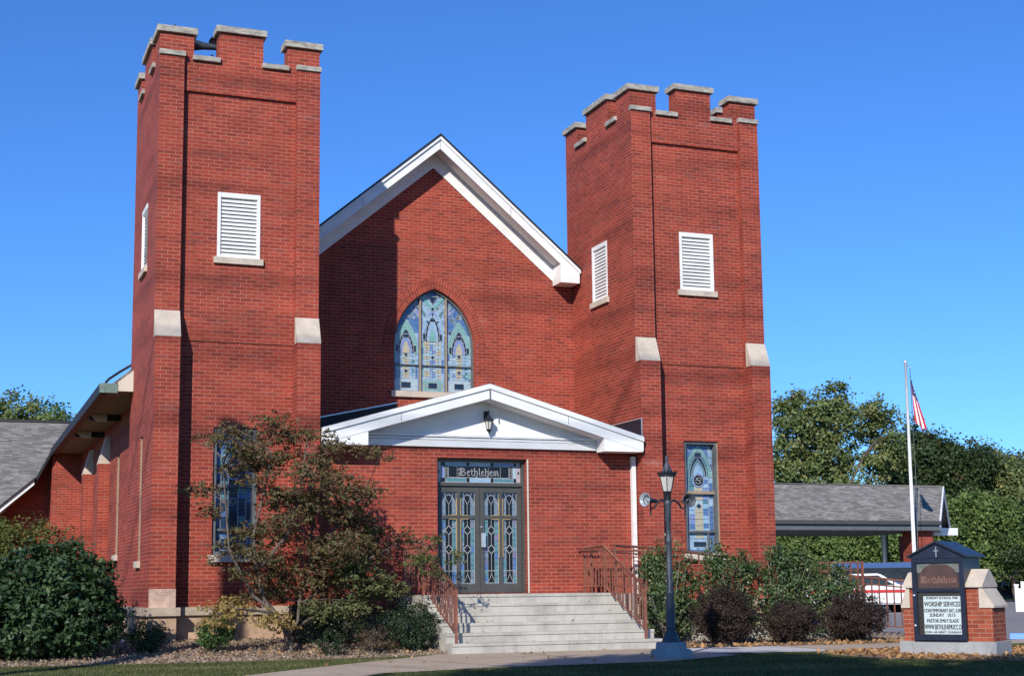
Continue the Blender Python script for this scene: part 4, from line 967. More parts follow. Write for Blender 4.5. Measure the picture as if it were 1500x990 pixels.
# ------------------------------------------------------------------ steps
st = MB(); X0, X1, YL, NT = 4.50, 8.20, -1.52, 5; tr_, ri = .315, (.294+.68)/6
ztop = .285
rise_ = (ztop+.665)/6
st.box(X0, X1, YL, YE-.021, -.75, ztop, CONC, 'd')
for k in range(NT):
    zt_ = ztop-rise_*(k+1)
    st.box(X0-.0, X1+.035*(k+1), YL-tr_*(k+1), YL-tr_*k, -.75, zt_, CONC, 'd')
    st.box(X0-.002, X1+.035*(k+1)+.002, YL-tr_*(k+1)-.015, YL-tr_*(k+1), zt_-.045, zt_+.001, CONC)
st.box(X0-.002, X1+.002, YL-.015, YL, ztop-.045, ztop+.001, CONC)
so = st.build('entrance_steps'); tag(so, 'wide pale concrete steps of six risers leading up to the church doors', 'steps')
YB = YL-tr_*NT
PL, QL = [], []
for _ in range(46):
    k = random.randint(0, NT); xx = random.choice([random.uniform(X0+.1, X0+.9), random.uniform(X0+.1, X1-.1)])
    yy = random.uniform(YL, YE-.2) if k == 0 else random.uniform(YL-tr_*k+.02, YL-tr_*(k-1)-.02)
    PL.append((xx, yy, ztop-rise_*k+.02)); QL.append((random.uniform(-.5, .5), random.uniform(-.5, .5), 1))
tag(leaf_mesh('step_leaves', PL, QL, .065, DEAD, droop=.2), 'dry leaves lying on the concrete steps', 'leaves', kind='stuff')

def railing(name, label, pts, hgt, group=None, posts=True, sp=.12, mid=True, dbl=False):
    """pts: foot points of the rail line; rail runs hgt above the foot line"""
    o = empty(name, pts[0], label, 'railing', group); b = Vector(pts[0])
    V = [Vector(p)-b for p in pts]
    tp = MB()
    for a, c in zip(V[:-1], V[1:]): tp.tube([a+Vector((0, 0, hgt)), c+Vector((0, 0, hgt))], .026, RUST, 6)
    tp.build('handrail', o)
    lo = MB()
    for a, c in zip(V[:-1], V[1:]): lo.tube([a+Vector((0, 0, .12)), c+Vector((0, 0, .12))], .014, RUST, 5)
    if dbl:
        for a, c in zip(V[:-1], V[1:]): lo.tube([a+Vector((0, 0, hgt-.13)), c+Vector((0, 0, hgt-.13))], .014, RUST, 5)
    lo.build('bottom_rail', o)
    for p in V:
        pm = MB(); pm.box(p.x-.02, p.x+.02, p.y-.02, p.y+.02, p.z-.02, p.z+hgt, RUST); pm.build('post', o)
    for a, c in zip(V[:-1], V[1:]):
        n = max(1, int((c-a).length/sp))
        for k in range(1, n):
            p = a.lerp(c, k/n); m_ = MB(); m_.box(p.x-.010, p.x+.010, p.y-.010, p.y+.010, p.z+.12, p.z+hgt-.01, RUST); m_.build('baluster', o)
    return o
zst = lambda k: ztop-rise_*k
railing('stair_railing', 'rusty red iron railing down the left side of the concrete steps beside the maple', [(4.62, .05, ztop), (4.62, YL+.35, ztop), (4.62, YB+.14, zst(5)+.02)], .86, 'railings of the church entrance')
railing('stair_railing', 'rusty red iron railing down the right side of the concrete steps near the lamp post', [(8.10, -.36, ztop), (8.10, YL+.25, ztop), (8.10, YB+.14, zst(5)+.02)], .86, 'railings of the church entrance')
hr = MB(); hr.tube([(8.0, -.40, ztop+.74), (8.0, -.34, ztop+.78), (8.0, -1.25, ztop+.76)], .02, RUST, 6); hro = hr.build('grab_rail'); tag(hro, 'short curled grab rail at waist height by the top of the right steps railing', 'handrail')
# ramp running right behind the hollies
rp = MB(); rp.prism([(8.2, -.75), (13.6, -.75), (13.6, -.60), (9.2, ztop-.02), (8.2, ztop-.02)], CONC, 'y', -1.5, -.23)
tag(rp.build('access_ramp'), 'concrete access ramp behind the hollies, sloping down to the right', 'ramp')
railing('ramp_railing', 'long rusty railing of the access ramp behind the hollies and dark barberries', [(8.25, -1.42, ztop-.18), (9.2, -1.42, ztop-.22), (13.5, -1.42, -.50), (15.4, -1.42, -.66)], 1.04, 'railings of the church entrance', dbl=True, sp=.16)
# wall side railing of landing (seen against the brick)
railing('ramp_railing', 'rusty railing along the brick wall at the head of the ramp, by the white downspout', [(8.25, -.33, ztop), (9.6, -.33, ztop)], .80, 'railings of the church entrance', dbl=True, sp=.24)
# tall trellis panel at the bend
tr = empty('iron_trellis', (12.6, -1.55, .20), 'tall rusty square lattice screen standing at the bend of the ramp', 'trellis'); mb = MB()
for k in range(6): mb.box(k*.17-.012, k*.17+.012, -.012, .012, -.5, .62, RUST)
for k in range(5): mb.box(0, .86, -.016, .016, .02+k*.145, .042+k*.145, RUST)
mb.build('lattice', tr)
mb = MB(); mb.box(.93, .975, -.02, .02, -.9, .64, RUST); mb.box(-.03, .93, -.02, .02, .60, .63, RUST); mb.build('frame', tr)

# ------------------------------------------------------------------ lamp post
lp = empty('lamp_post', (6.95, -6.15, -.668), 'slim iron lamp post with lantern and two horn loudspeakers before the right tower', 'lamp post')
mb = MB(); mb.lathe([(.36, -.1), (.36, .10), (.33, .13), (.0, .13)], PLINTH, 8, smooth=False); mb.lathe([(.27, .13), (.26, .23), (.24, .245), (0, .245)], PLINTH, 8, smooth=False); mb.build('concrete_base', lp)
mb = MB(); mb.lathe([(.155, .245), (.15, .27), (.10, .40), (.068, .46), (.080, .47), (.080, .49), (.072, .52), (.078, .66), (.074, .86), (.060, 1.00), (.070, 1.03), (.070, 1.05), (.052, 1.08), (.046, 1.7), (.044, 1.86), (.056, 1.88), (.056, 1.90), (.044, 1.93), (.040, 2.20), (.053, 2.22), (.053, 2.46), (.064, 2.50), (.064, 2.54), (.04, 2.58)], POLEM, 16); mb.build('pole', lp)
mb = MB()
for s in (-1, 1):
    mb.tube([(0, 0, 2.52), (s*.12, 0, 2.57), (s*.2, 0, 2.52), (s*.25, 0, 2.44), (s*.32, 0, 2.42)], [.022, .02, .018, .016, .014], DARKM, 6)
    mb.tube([(s*.32, 0, 2.36), (s*.32, 0, 2.52)], .012, DARKM, 6); mb.lathe([(0, -.05), (.018, -.03), (.018, 0), (0, .01)], DARKM, 8, (s*.32, 0, 2.36))
mb.build('arm', lp)
for s, c in ((-1, 'horn'), (1, 'horn')):
    mb = MB(); tgt = Vector((-.92, -.40, .05)) if s < 0 else Vector((-.12, -.95, .02)); tgt.normalize(); Mq = tgt.to_track_quat('Z', 'Y').to_matrix()
    mb.lathe([(.02, -.20), (.03, -.15), (.038, -.06), (.07, .07), (.112, .125), (.118, .13)], DARKM if s < 0 else POLEM, 16, (s*.34, -.02, 2.56), Mq)
    mb.lathe([(.118, .13), (.105, .128), (.06, .05), (.03, .02), (.03, .06), (0, .07)], HORNM if s < 0 else POLEM, 16, (s*.34, -.02, 2.56), Mq); mb.build('loudspeaker', lp)
mb = MB(); mb.lathe([(.05, 2.56), (.058, 2.60), (.058, 2.68), (.075, 2.70), (.075, 2.715), (.0, 2.715)], DARKM, 12); mb.build('lantern_holder', lp)
mb = MB(); mb.lathe([(.070, 2.715), (.135, 2.98), (.0, 2.98)], G['clear'], 6, smooth=False); mb.build('lantern_glass', lp)
mb = MB()
for k in range(6):
    a = k*math.pi/3; mb.tube([(.072*math.cos(a), .072*math.sin(a), 2.71), (.138*math.cos(a), .138*math.sin(a), 2.985)], .008, DARKM, 4)
    for j in range(3):
        b0 = a+j*math.pi/9; b1 = b0+math.pi/9; bm_ = (b0+b1)/2
        mb.face([(.15*math.cos(b0), .15*math.sin(b0), 2.975), (.15*math.cos(b1), .15*math.sin(b1), 2.975), (.165*math.cos(b1), .165*math.sin(b1), 3.01), (.185*math.cos(bm_), .185*math.sin(bm_), 3.055), (.165*math.cos(b0), .165*math.sin(b0), 3.01)], DARKM)
mb.lathe([(.15, 2.97), (.155, 2.985), (.15, 3.0)], DARKM, 18)
mb.build('lantern_frame', lp)
mb = MB(); mb.lathe([(.14, 2.99), (.085, 3.05), (.055, 3.12), (.035, 3.18), (.02, 3.20), (.03, 3.22), (.022, 3.25), (.03, 3.275), (.0, 3.33)], POLEM, 12); mb.build('lantern_roof', lp)

lp.scale = (.92, .92, .92)
# ------------------------------------------------------------------ sign monument
# local axes: x along the face (viewer's right), y into the wall, z up
th_s = math.atan2(-.846, .533)
sg = empty('church_sign', (10.26, -7.40, -.716), 'brick sign monument with glazed navy notice cabinet and sloping stone caps', 'sign', rz=th_s)
Ls = 1.46; T = .60; ZP = .27
sg.scale = (.93, .93, .93)
mb = MB(); mb.box(-.06, Ls+.06, -.06, T+.06, -.3, ZP, PLINTH); mb.build('concrete_plinth', sg)
mb = MB(); mb.box(0, Ls, 0, T, ZP, .80, BS, 'd'); mb.box(.12, Ls-.20, 0, T, .80, 1.12, BS, 'd'); mb.build('brick_wall', sg)
for s, xa, xb in ((1, Ls-.20, Ls+.04), (-1, .12, -.03)):
    mb = MB(); mb.prism([(xa+s*.002, .80), (xb, .80), (xb, .835), (xa+s*.05, 1.13), (xa+s*.002, 1.13)], STONE, 'y', -.02, T+.02); mb.build('stone_shoulder', sg)
mb = MB(); mb.prism([(-.05, 1.122), (T+.05, 1.122), (T+.05, 1.16), (T/2+.02, 1.41), (T/2-.02, 1.41), (-.05, 1.16)], STONE, 'x', .02, Ls-.12); mb.build('stone_cap', sg)
cx0, cx1 = .22, 1.06; yf = -.10; yb_ = T+.10; z0c, z1c = .29, 1.60
mb = MB()
mb.box(cx0, cx1, yf+.03, yb_-.03, z0c, z1c, NAVYM)
mb.box(cx0-.01, cx0+.065, yf-.01, yf+.03, z0c, z1c, NAVYM); mb.box(cx1-.065, cx1+.01, yf-.01, yf+.03, z0c, z1c, NAVYM)
ZM1, ZM2 = 1.06, 1.10
mb.box(cx0+.065, cx1-.065, yf-.01, yf+.03, z0c, z0c+.085, NAVYM); mb.box(cx0+.065, cx1-.065, yf-.01, yf+.03, z1c-.08, z1c, NAVYM); mb.box(cx0+.065, cx1-.065, yf-.01, yf+.03, ZM1, ZM2, NAVYM)
mb.build('cabinet', sg)
mb = MB(); a = cx0-.03; b = cx1+.03; m_ = (a+b)/2
mb.prism([(a, z1c-.01), (b, z1c-.01), (b, z1c+.02), (m_, z1c+.23), (a, z1c+.02)], NAVYM, 'y', yf-.02, yb_+.02); mb.build('cabinet_roof', sg)
mb = MB(); mb.prism([(a-.04, z1c-.0), (a-.04, z1c+.03), (m_, z1c+.27), (b+.04, z1c+.03), (b+.04, z1c-.0), (m_, z1c+.235)], DARKM, 'y', yf-.06, yb_+.06); mb.build('roof_sheet', sg)
mb = MB(); yy = yf-.021
mb.box(m_-.008, m_+.008, yy-.008, yy-.001, z1c+.01, z1c+.17, HORNM); mb.box(m_-.038, m_+.038, yy-.009, yy-.001, z1c+.10, z1c+.116, HORNM); mb.build('cross', sg)
Ps = lambda u, z, d: (u, yf+.026-d, z)
mb = MB(); poly(mb, rect(cx0+.065, cx1-.065, ZM2, z1c-.08), Ps, 0, SIGNG)
ar_ = curvy(cx0+.09, cx1-.09, 1.22, .28, 8)
NAMEB = plain('name_panel', (.085, .045, .038), .5, var=.2)
PALEG = plain('panel_corner', (.17, .18, .16), .4, var=.2)
for sd_ in (0, 1):
    c0 = ar_[:len(ar_)//2+1] if sd_ == 0 else ar_[len(ar_)//2:][::-1]
    xx = cx0+.07 if sd_ == 0 else cx1-.07
    poly(mb, [(xx, 1.36)]+[p for p in c0 if p[1] > 1.36]+[(m_, z1c-.085), (xx, z1c-.085)], Ps, .002, PALEG)
poly(mb, [(cx0+.09, 1.12)]+ar_+[(cx1-.09, 1.12)], Ps, .004, NAMEB)
BLt = plain('name_letters', (.25, .13, .10), .5, var=.1)
hs_ = (cx1-cx0-.26)/sum(GL[c][0] for c in 'Bethlehem')
blackletter(mb, 'Bethlehem', cx0+.14, 1.20, hs_, Ps, .007, BLt, .016); mb.build('name_panel', sg)
mb = MB(); poly(mb, rect(cx0+.065, cx1-.065, z0c+.085, ZM1), Ps, 0, SIGNG)
bx0, bx1, bz0, bz1 = cx0+.155, cx1-.07, z0c+.095, .985
poly(mb, rect(bx0, bx1, bz0, bz1), Ps, .003, BOARD)
GROOVE = plain('board_groove', (.30, .35, .36), .6, var=.1)
z = bz0+.03
while z < bz1: ribbon(mb, [(bx0, z), (bx1, z)], .003, Ps, .005, GROOVE); z += .031
bc = (bx0+bx1)/2; bw_ = bx1-bx0
def fit(txt, wd, size, z, **kw):
    est = MB(); text_faces(est, txt, size, lambda x, y: (x, 0, y), LETTER)
    xs = [v[0] for v in est.v]; w0 = max(xs)-min(xs)
    for dx in (-.0022, .0022): text_faces(mb, txt, size, lambda x, y: (bc+dx+x*wd/w0, yf+.026-.008-dx*.1, z+y), LETTER)
fit('SUNDAY SCHOOL 9:00', bw_*.84, .052, .940); fit('WORSHIP SERVICES', bw_*.96, .110, .825); fit('CONTEMPORARY SAT. 5:30', bw_*.97, .078, .733)
fit('SUNDAY   10:15', bw_*.68, .076, .662); fit('PASTOR EMILY SLADE', bw_*.84, .076, .572); fit('WWW.BETHLEHEMUCC.O', bw_*.98, .110, .462); fit('JOIN US NEXT SUNDAY', bw_*.97, .048, .402)
mb.build('letter_board', sg)
for zz in (.52, 1.0):
    mb = MB(); mb.lathe([(.02, 0), (.02, .02), (0, .022)], SILVER, 8, (cx0+.02, yf-.012, zz), Matrix.Rotation(R(90), 3, 'X')); mb.build('lock', sg)

# ------------------------------------------------------------------ flagpole and flag
fp = empty('flagpole', (31.94, 21.81, -.67), 'tall white flagpole with halyard rising in front of the carport roof', 'flagpole')
mb = MB(); mb.tube([(0, 0, 0), (0, 0, 5), (0, 0, 9.68)], [.085, .07, .05], WHITE, 10); mb.build('pole', fp)
mb = MB(); mb.lathe([(.05, 9.66), (.08, 9.74), (.06, 9.82), (0, 9.85)], SILVER, 10); mb.tube([(.03, 0, 9.6), (.2, 0, 9.62), (.2, 0, 9.5)], .016, SILVER, 5); mb.build('truck', fp)
mb = MB(); mb.tube([(.2, 0, 9.52), (.24, 0, 5), (.15, 0, 1.2)], .016, GREYF, 4); mb.build('halyard', fp)
fl = MB(); nx, nz = 14, 22; Wf, Hf = .52, 1.78
def fpnt(i, j):
    u = i/nx; v = j/nz; wdt = Wf*(.22+.78*v)*(1 if v < .9 else 1-.15*(v-.9)*10*u)
    return (.20+u*wdt+.16*v, .06*math.sin(u*9+v*2)*(.35+.65*v), 8.48-(v*Hf)-.30*u*(1-.2*v)-.14*math.sin(u*2.2)*v)
for i in range(nx):
    for j in range(nz):
        v = j/nz; m = (NAVYC if (v < .36 and i > 1) else (RED if (i//2) % 2 == 0 else CLOTH))
        if v > .93 and i > 9: m = NAVYC
        fl.face([fpnt(i, j+1), fpnt(i+1, j+1), fpnt(i+1, j), fpnt(i, j)], m, smooth=True)
for (i, j) in [(5, 2), (8, 2), (11, 3), (6, 4), (9, 5), (12, 6), (5, 6)]:
    p = Vector(fpnt(i, j)); fl.face([p+Vector((-.016, -.012, 0)), p+Vector((.016, -.012, 0)), p+Vector((.016, -.012, .03)), p+Vector((-.016, -.012, .03))], CLOTH)
fo = fl.build('flag'); fo.location = (31.94, 21.81, .0); tag(fo, 'red white and blue striped flag hanging limp from the flagpole', 'flag')

# ------------------------------------------------------------------ carport
cp = empty('carport', (28, 28, -.66), 'long low carport with grey shingle roof on brick piers right of the church', 'carport'); b = Vector(cp.location)
def cpart(mb, name, par=None):
    o = mb.build(name); o.parent = par or cp
    if not par: o.matrix_parent_inverse = Matrix.Translation(-b)
    return o
ye0, yr0, ye1, ze, zr_, xe = 24.86, 28.05, 31.24, 2.95, 4.64, 37.49
xe0 = 35.50
mb = MB(); xl = 17.0
mb.face([(xl, ye0, ze), (xe0, ye0, ze), (xe+.72, yr0, zr_), (xl, yr0, zr_)], SHING, uv=[(0, 0), (xe0-xl, 0), (xe+.72-xl, 3.6), (0, 3.6)])
mb.face([(xl, yr0, zr_), (xe+.72, yr0, zr_), (40.93, ye1, ze), (xl, ye1, ze)], SHING)
cpart(mb, 'roof')
mb = MB(); mb.face([(xl, ye0, ze-.01), (xe0, ye0, ze-.01), (xe+.72, yr0, zr_-.03), (27.2, ye1, ze-.01), (xl, ye1, ze-.01)][::-1], WHITE) if False else None
mb = MB(); mb.box(xl, xe0+.02, ye0-.12, ye0-.001, ze-.14, ze+.015, FRAME); cpart(mb, 'gutter')
mb = MB(); mb.box(xl, xe0, ye0, ye0+.04, ze-.38, ze-.016, GREYF); mb.box(xl, xe0+.4, ye0+.05, ye1, ze-.40, ze-.385, GREYF); cpart(mb, 'fascia')
def quad_board(p, q_, h, t, m):
    mb = MB(); p, q_ = Vector(p), Vector(q_); d = (q_-p).normalized(); 
    n = Vector((d.y, -d.x, 0)).normalized()*t; dz = Vector((0, 0, h))
    c = [p, q_, q_-dz, p-dz]; e = [v+n for v in c]
    mb.face(c, m); mb.face(e[::-1], m)
    for i in range(4): mb.face([c[i], e[i], e[(i+1) % 4], c[(i+1) % 4]], m)
    return mb
cpart(quad_board((xe0, ye0-.02, ze+.02), (xe+.72, yr0, zr_+.03), .24, .06, WHITE), 'rake_board')
cpart(quad_board((xe+.72, yr0, zr_+.03), (40.93, ye1, ze+.02), .24, .06, WHITE), 'rake_board')
mb = MB(); mb.face([(xe0-.15, ye0+.03, ze-.2), (40.5, ye1, ze-.25), (xe+.45, yr0, zr_-.1)], WHITE); cpart(mb, 'gable_panel')
mb = MB(); mb.box(39.5, 40.85, ye1-.7, ye1+.02, ze-.36, ze-.02, WHITE); cpart(mb, 'eave_return')
mb = MB(); mb.tube([(xl, yr0, zr_+.02), (xe+.72, yr0, zr_+.02)], .05, FRAME, 6); cpart(mb, 'ridge_cap')
for x, y in ((34.5, 25.2), (37.9, 30.2), (20.0, 25.2)):
    mb = MB(); mb.box(x, x+.9, y, y+.86, -.75, ze-.401, BR, 'd'); cpart(mb, 'pier')

# ------------------------------------------------------------------ parking lot things
def car(name, loc, rz, paint, label, cat='car', van=False, stripe=None):
    o = empty(name, loc, label, cat, rz=rz)
    if van: prof = [(-2.3, .35), (-2.35, .9), (-2.3, 1.75), (-2.1, 1.85), (1.2, 1.85), (1.75, 1.15), (2.35, .95), (2.4, .4)]
    else: prof = [(-2.2, .35), (-2.25, .8), (-2.1, .95), (-1.55, 1.0), (-.95, 1.40), (.35, 1.42), (1.05, 1.02), (2.1, .85), (2.25, .6), (2.2, .35)]
    mb = MB(); mb.prism(prof, paint, 'y', -.85, .85); ob = mb.build('body', o)
    bm = bmesh.new(); bm.from_mesh(ob.data); bmesh.ops.remove_doubles(bm, verts=bm.verts, dist=1e-4); bmesh.ops.bevel(bm, geom=[e for e in bm.edges if e.calc_face_angle(0) > .3], offset=.05, segments=2, affect='EDGES'); bm.to_mesh(ob.data); bm.free()
    mb = MB()
    for s in (-1, 1):
        w_ = [(-2.0, 1.2), (-2.0, 1.65), (1.1, 1.65), (1.5, 1.2)] if van else [(-1.3, 1.0), (-.85, 1.33), (.3, 1.35), (.85, 1.02)]
        mb.prism(w_, WIN, 'y', s*.852, s*.862)
    mb.build('side_window', o)
    mb = MB(); a, c_ = ((1.24, 1.80), (1.72, 1.20)) if van else ((.42, 1.38), (1.0, 1.06))
    mb.face([(a[0]+.03, -.7, a[1]), (c_[0]+.03, -.7, c_[1]), (c_[0]+.03, .7, c_[1]), (a[0]+.03, .7, a[1])], WIN); mb.build('windscreen', o)
    for x in (-1.4, 1.4):
        for s in (-1, 1):
            mb = MB(); mb.lathe([(.0, -.1), (.30, -.1), (.33, -.06), (.33, .06), (.30, .1), (.0, .1)], TYRE, 16, (x, s*.80, .33), Matrix.Rotation(R(90), 3, 'X')); wo_ = mb.build('wheel', o)
            mb = MB(); mb.lathe([(.0, s*-.115), (.17, s*-.11), (.2, s*-.1)], SILVER, 12, (x, s*.80, .33), Matrix.Rotation(R(90), 3, 'X')); ri_ = mb.build('rim', wo_)
    if stripe:
        mb = MB()
        for s in (-1, 1): mb.box(-2.1, 1.3, s*.856-.006, s*.856+.006, 1.0 if van else .75, 1.15 if van else .85, stripe)
        mb.build('stripe', o)
    for s in (-1, 1):
        mb = MB(); mb.box(2.26 if not van else 2.36, 2.30 if not van else 2.41, s*.6-.15, s*.6+.15, .62, .75, G['clear']); mb.build('headlight', o)
    return o
car('parked_car', (27.0, 18.1, -.67), R(-20), CARW, 'white car with a red side stripe parked behind the ramp railing', 'car', False, CARR)
car('parked_van', (30.6, 21.2, -.67), R(-40), CARB, 'blue van parked beyond the white car', 'van', True)
pl_ = empty('light_pole', (39.5, 34.5, -.68), 'thin dark light pole standing beyond the carport opening', 'light pole'); mb = MB()
mb.tube([(0, 0, 0), (0, 0, 5.2)], [.14, .10], POLEM, 8); mb.build('pole', pl_); mb = MB(); mb.tube([(0, 0, 5.15), (-.5, 0, 5.3), (-.9, 0, 5.28)], .04, POLEM, 6); mb.box(-1.4, -.85, -.12, .12, 5.2, 5.32, POLEM); mb.build('lamp_head', pl_)
# white vinyl fence at the right edge
vf = empty('vinyl_fence', (31.0, 14.9, -.68), 'white vinyl privacy fence across the road at the right edge', 'fence', rz=R(-35)); mb = MB()
mb.box(0, 9, -.02, .02, .05, .80, VINYL); mb.box(0, 9, -.03, .03, .80, .86, VINYL); mb.build('panel', vf)
for k in range(5): mb = MB(); mb.box(k*2.2-.06, k*2.2+.06, -.06, .06, 0, .95, VINYL); mb.box(k*2.2-.08, k*2.2+.08, -.08, .08, .95, 1.0, VINYL); mb.build('post', vf)
vf = empty('rail_fence', (36.3, 20.9, -.68), 'white open rail fence farther back behind the privacy fence', 'fence', rz=R(-35)); mb = MB()
for z in (.2, .5, .8): mb.box(0, 9, -.02, .02, z, z+.14, VINYL)
mb.build('rail', vf)
for k in range(5): mb = MB(); mb.box(k*2.2-.06, k*2.2+.06, -.06, .06, 0, 1.1, VINYL); mb.build('post', vf)
ws = MB(); ws.prism([(-.09, 0), (.09, 0), (.06, .11), (-.06, .11)], BLUEP, 'x', 0, 2.6); wo2 = ws.build('wheel_stop'); wo2.location = (15.55, -3.36, -.672); wo2.rotation_euler = (0, 0, R(-38)); tag(wo2, 'bright blue painted parking stop on the pavement right of the sign', 'wheel stop')
hs_o = empty('bungalow', (70, 62, -.68), 'low dark bungalow with grey roof far behind the white fences', 'house', rz=R(-35))
mb = MB(); mb.box(-4, 9, -3, 3, 0, .9, HOUSEW, 'd'); mb.build('wall', hs_o); mb = MB(); mb.prism([(-3.5, .85), (3.5, .85), (0, 2.0)], SHING, 'x', -4.5, 9.5); mb.build('roof', hs_o)
for k in range(3): mb = MB(); mb.box(-3+k*3, -1.8+k*3, -3.03, -3.002, .25, .7, WIN); mb.build('window', hs_o)

# ------------------------------------------------------------------ poles and wires out of frame, whose shadows reach the church
up = empty('utility_pole', (-5.85, -9.25, -.68), 'bare wooden pole standing on the lawn left of the church', 'pole'); mb = MB(); mb.tube([(0, 0, 0), (0, 0, 11.0)], [.24, .19], WOODP, 10); mb.build('shaft', up); mb = MB(); mb.lathe([(.25, 10.95), (.25, 11.05), (0, 11.15)], DARKM, 10); mb.build('cap', up)
for nme, x in (('tall wooden power pole carrying wires, far left of the lawn', -38), ('tall wooden power pole carrying wires, far right across the street', 34)):
    u2 = empty('power_pole', (x, -22, -.68), nme, 'pole'); mb = MB(); mb.tube([(0, 0, 0), (0, 0, 22.6)], [.24, .13], WOODP, 8); mb.build('shaft', u2); mb = MB(); mb.box(-.06, .06, -1.2, 1.2, 22.0, 22.15, WOODP); mb.build('crossarm', u2)
for (y, z0_, lab) in ((-22.0, 21.2, 'upper black power cable strung high over the street'), (-22.3, 19.9, 'lower black power cable strung high over the street')):
    mb = MB(); mb.tube([(-38+72*i/12, y, z0_+.6*((i-6)/6)**2) for i in range(13)], .04, TYRE, 5); o = mb.build('power_cable'); tag(o, lab, 'cable')

# ------------------------------------------------------------------ planting
def shrub(name, c, r, label, leaf, size, per_vol, clump_r, leaves, cat='shrub', group=None, hollow=.45, stems=5, up=.5, stem_m=None, lobes=None, aspect=.62, flat=.9):
    base = (c[0], c[1], gz(c[0], c[1])); lob = lobes or [(c[0], c[1], c[2], *r)]
    o = empty(name, base, label, cat, group); bv = Vector(base)
    P, Q, Rn, C = clumps([(l[0]-bv.x, l[1]-bv.y, l[2]-bv.z, *l[3:]) for l in lob], per_vol, clump_r, leaves, hollow=hollow, up=up, flat=flat)
    k = P[:, 2] > .02; leaf_mesh('foliage', P[k], Q[k], size, leaf, o, rnd=Rn[k], aspect=aspect)
    mb = MB()
    for i in RNG.choice(len(C), min(stems*3, len(C)), replace=False):
        p = Vector(C[i]); q_ = Vector((random.uniform(-.08, .08), random.uniform(-.08, .08), -.03)); m_ = q_.lerp(p, .5)+Vector((random.uniform(-.06, .06), random.uniform(-.06, .06), .04))
        mb.tube([q_, m_, p], [.016, .010, .004], stem_m or BARK, 4, close=False)
    mb.build('stems', o); return o
# left bed
shrub('viburnum_shrub', (-1.70, -1.95, .25), (1.0, .9, .9), 'large rounded dark green viburnum at the left corner of the church', LF['hydr'], .092, 330, .13, 12,
      lobes=[(-1.7, -1.95, .30, .98, .85, .86), (-2.6, -1.9, .05, .9, .8, .72), (-1.25, -2.1, -.05, .62, .6, .55), (-2.1, -2.2, -.1, .9, .6, .5)], hollow=.55, up=.7)
shrub('spindle_bush', (-1.9, .55, .8), (1.0, .8, .9), 'yellow green bush with reddish tips behind the dark viburnum', LF['yel'], .062, 330, .12, 14,
      lobes=[(-2.0, .55, .85, .95, .7, .85), (-3.1, .7, .95, .9, .7, .9), (-1.2, .6, .45, .6, .6, .65)], hollow=.5, up=.8)
shrub('small_box_shrub', (-.22, -1.65, -.32), (.31, .3, .24), 'small loose box shrub with a dark hollow, below the cornerstone', LF['hydr'], .038, 2600, .07, 14, hollow=.5)
shrub('small_box_shrub', (.86, -1.85, -.27), (.29, .28, .27), 'small compact bright green box shrub between cornerstone and maple', LF['boxb'], .036, 3600, .06, 14, hollow=.5)
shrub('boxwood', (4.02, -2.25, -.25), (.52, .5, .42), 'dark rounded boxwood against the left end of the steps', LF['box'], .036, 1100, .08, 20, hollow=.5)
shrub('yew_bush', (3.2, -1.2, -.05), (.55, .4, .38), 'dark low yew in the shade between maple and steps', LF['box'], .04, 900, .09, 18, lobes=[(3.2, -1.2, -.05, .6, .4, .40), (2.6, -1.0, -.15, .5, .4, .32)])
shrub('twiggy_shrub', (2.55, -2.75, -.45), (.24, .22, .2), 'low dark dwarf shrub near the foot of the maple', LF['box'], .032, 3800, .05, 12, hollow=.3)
shrub('twiggy_shrub', (3.3, -2.65, -.42), (.32, .25, .22), 'brownish twiggy dwarf shrub in front of the boxwood', LF['twig'], .030, 2600, .05, 10, hollow=.2, stems=14)
# barberries
for i, (x, y, z, rx, rz_, lab) in enumerate(((9.68, -2.85, -.13, .59, .49, 'leftmost and tallest of the three dark purple barberries by the lamp post'), (10.98, -2.95, -.24, .53, .35, 'low middle one of the three dark purple barberries'), (12.28, -3.05, -.20, .62, .42, 'rightmost of the three dark purple barberries, nearest the sign'))):
    shrub('barberry', (x, y, z), (rx, .5, rz_), lab, LF['barb'], .032, 1150, .085, 24, group='dark barberries beside the path', hollow=.5, lobes=[(x-.12, y, z-.02, rx*.78, .45, rz_*.92), (x+.15, y+.05, z+.02, rx*.74, .45, rz_*.98), (x+.02, y-.1, z-.04, rx*.9, .42, rz_*.8)])
# hollies
HL = ((9.15, -1.85, .25, .62, .85, 'tall ragged holly right beside the downspout and steps'), (10.35, -1.9, .22, .72, .80, 'tall ragged holly under the right tower window'), (11.55, -1.9, .25, .65, .82, 'tall ragged holly at the right corner of the right tower'), (12.55, -2.05, .05, .6, .62, 'lower ragged holly beside the iron trellis'))
for x, y, z, rx, rz_, lab in HL:
    lob = [(x, y, z, rx, .42, rz_)]+[(x+random.uniform(-.5, .5), y+random.uniform(-.15, .15), z+rz_*random.uniform(.5, 1.0), .16, .15, .30) for _ in range(5)]
    o = shrub('holly', (x, y, z), (rx, .4, rz_), lab, LF['holly'], .062, 400, .13, 16, group='hollies in front of the ramp', hollow=.2, lobes=lob, stem_m=BARKL, stems=18, up=.3)
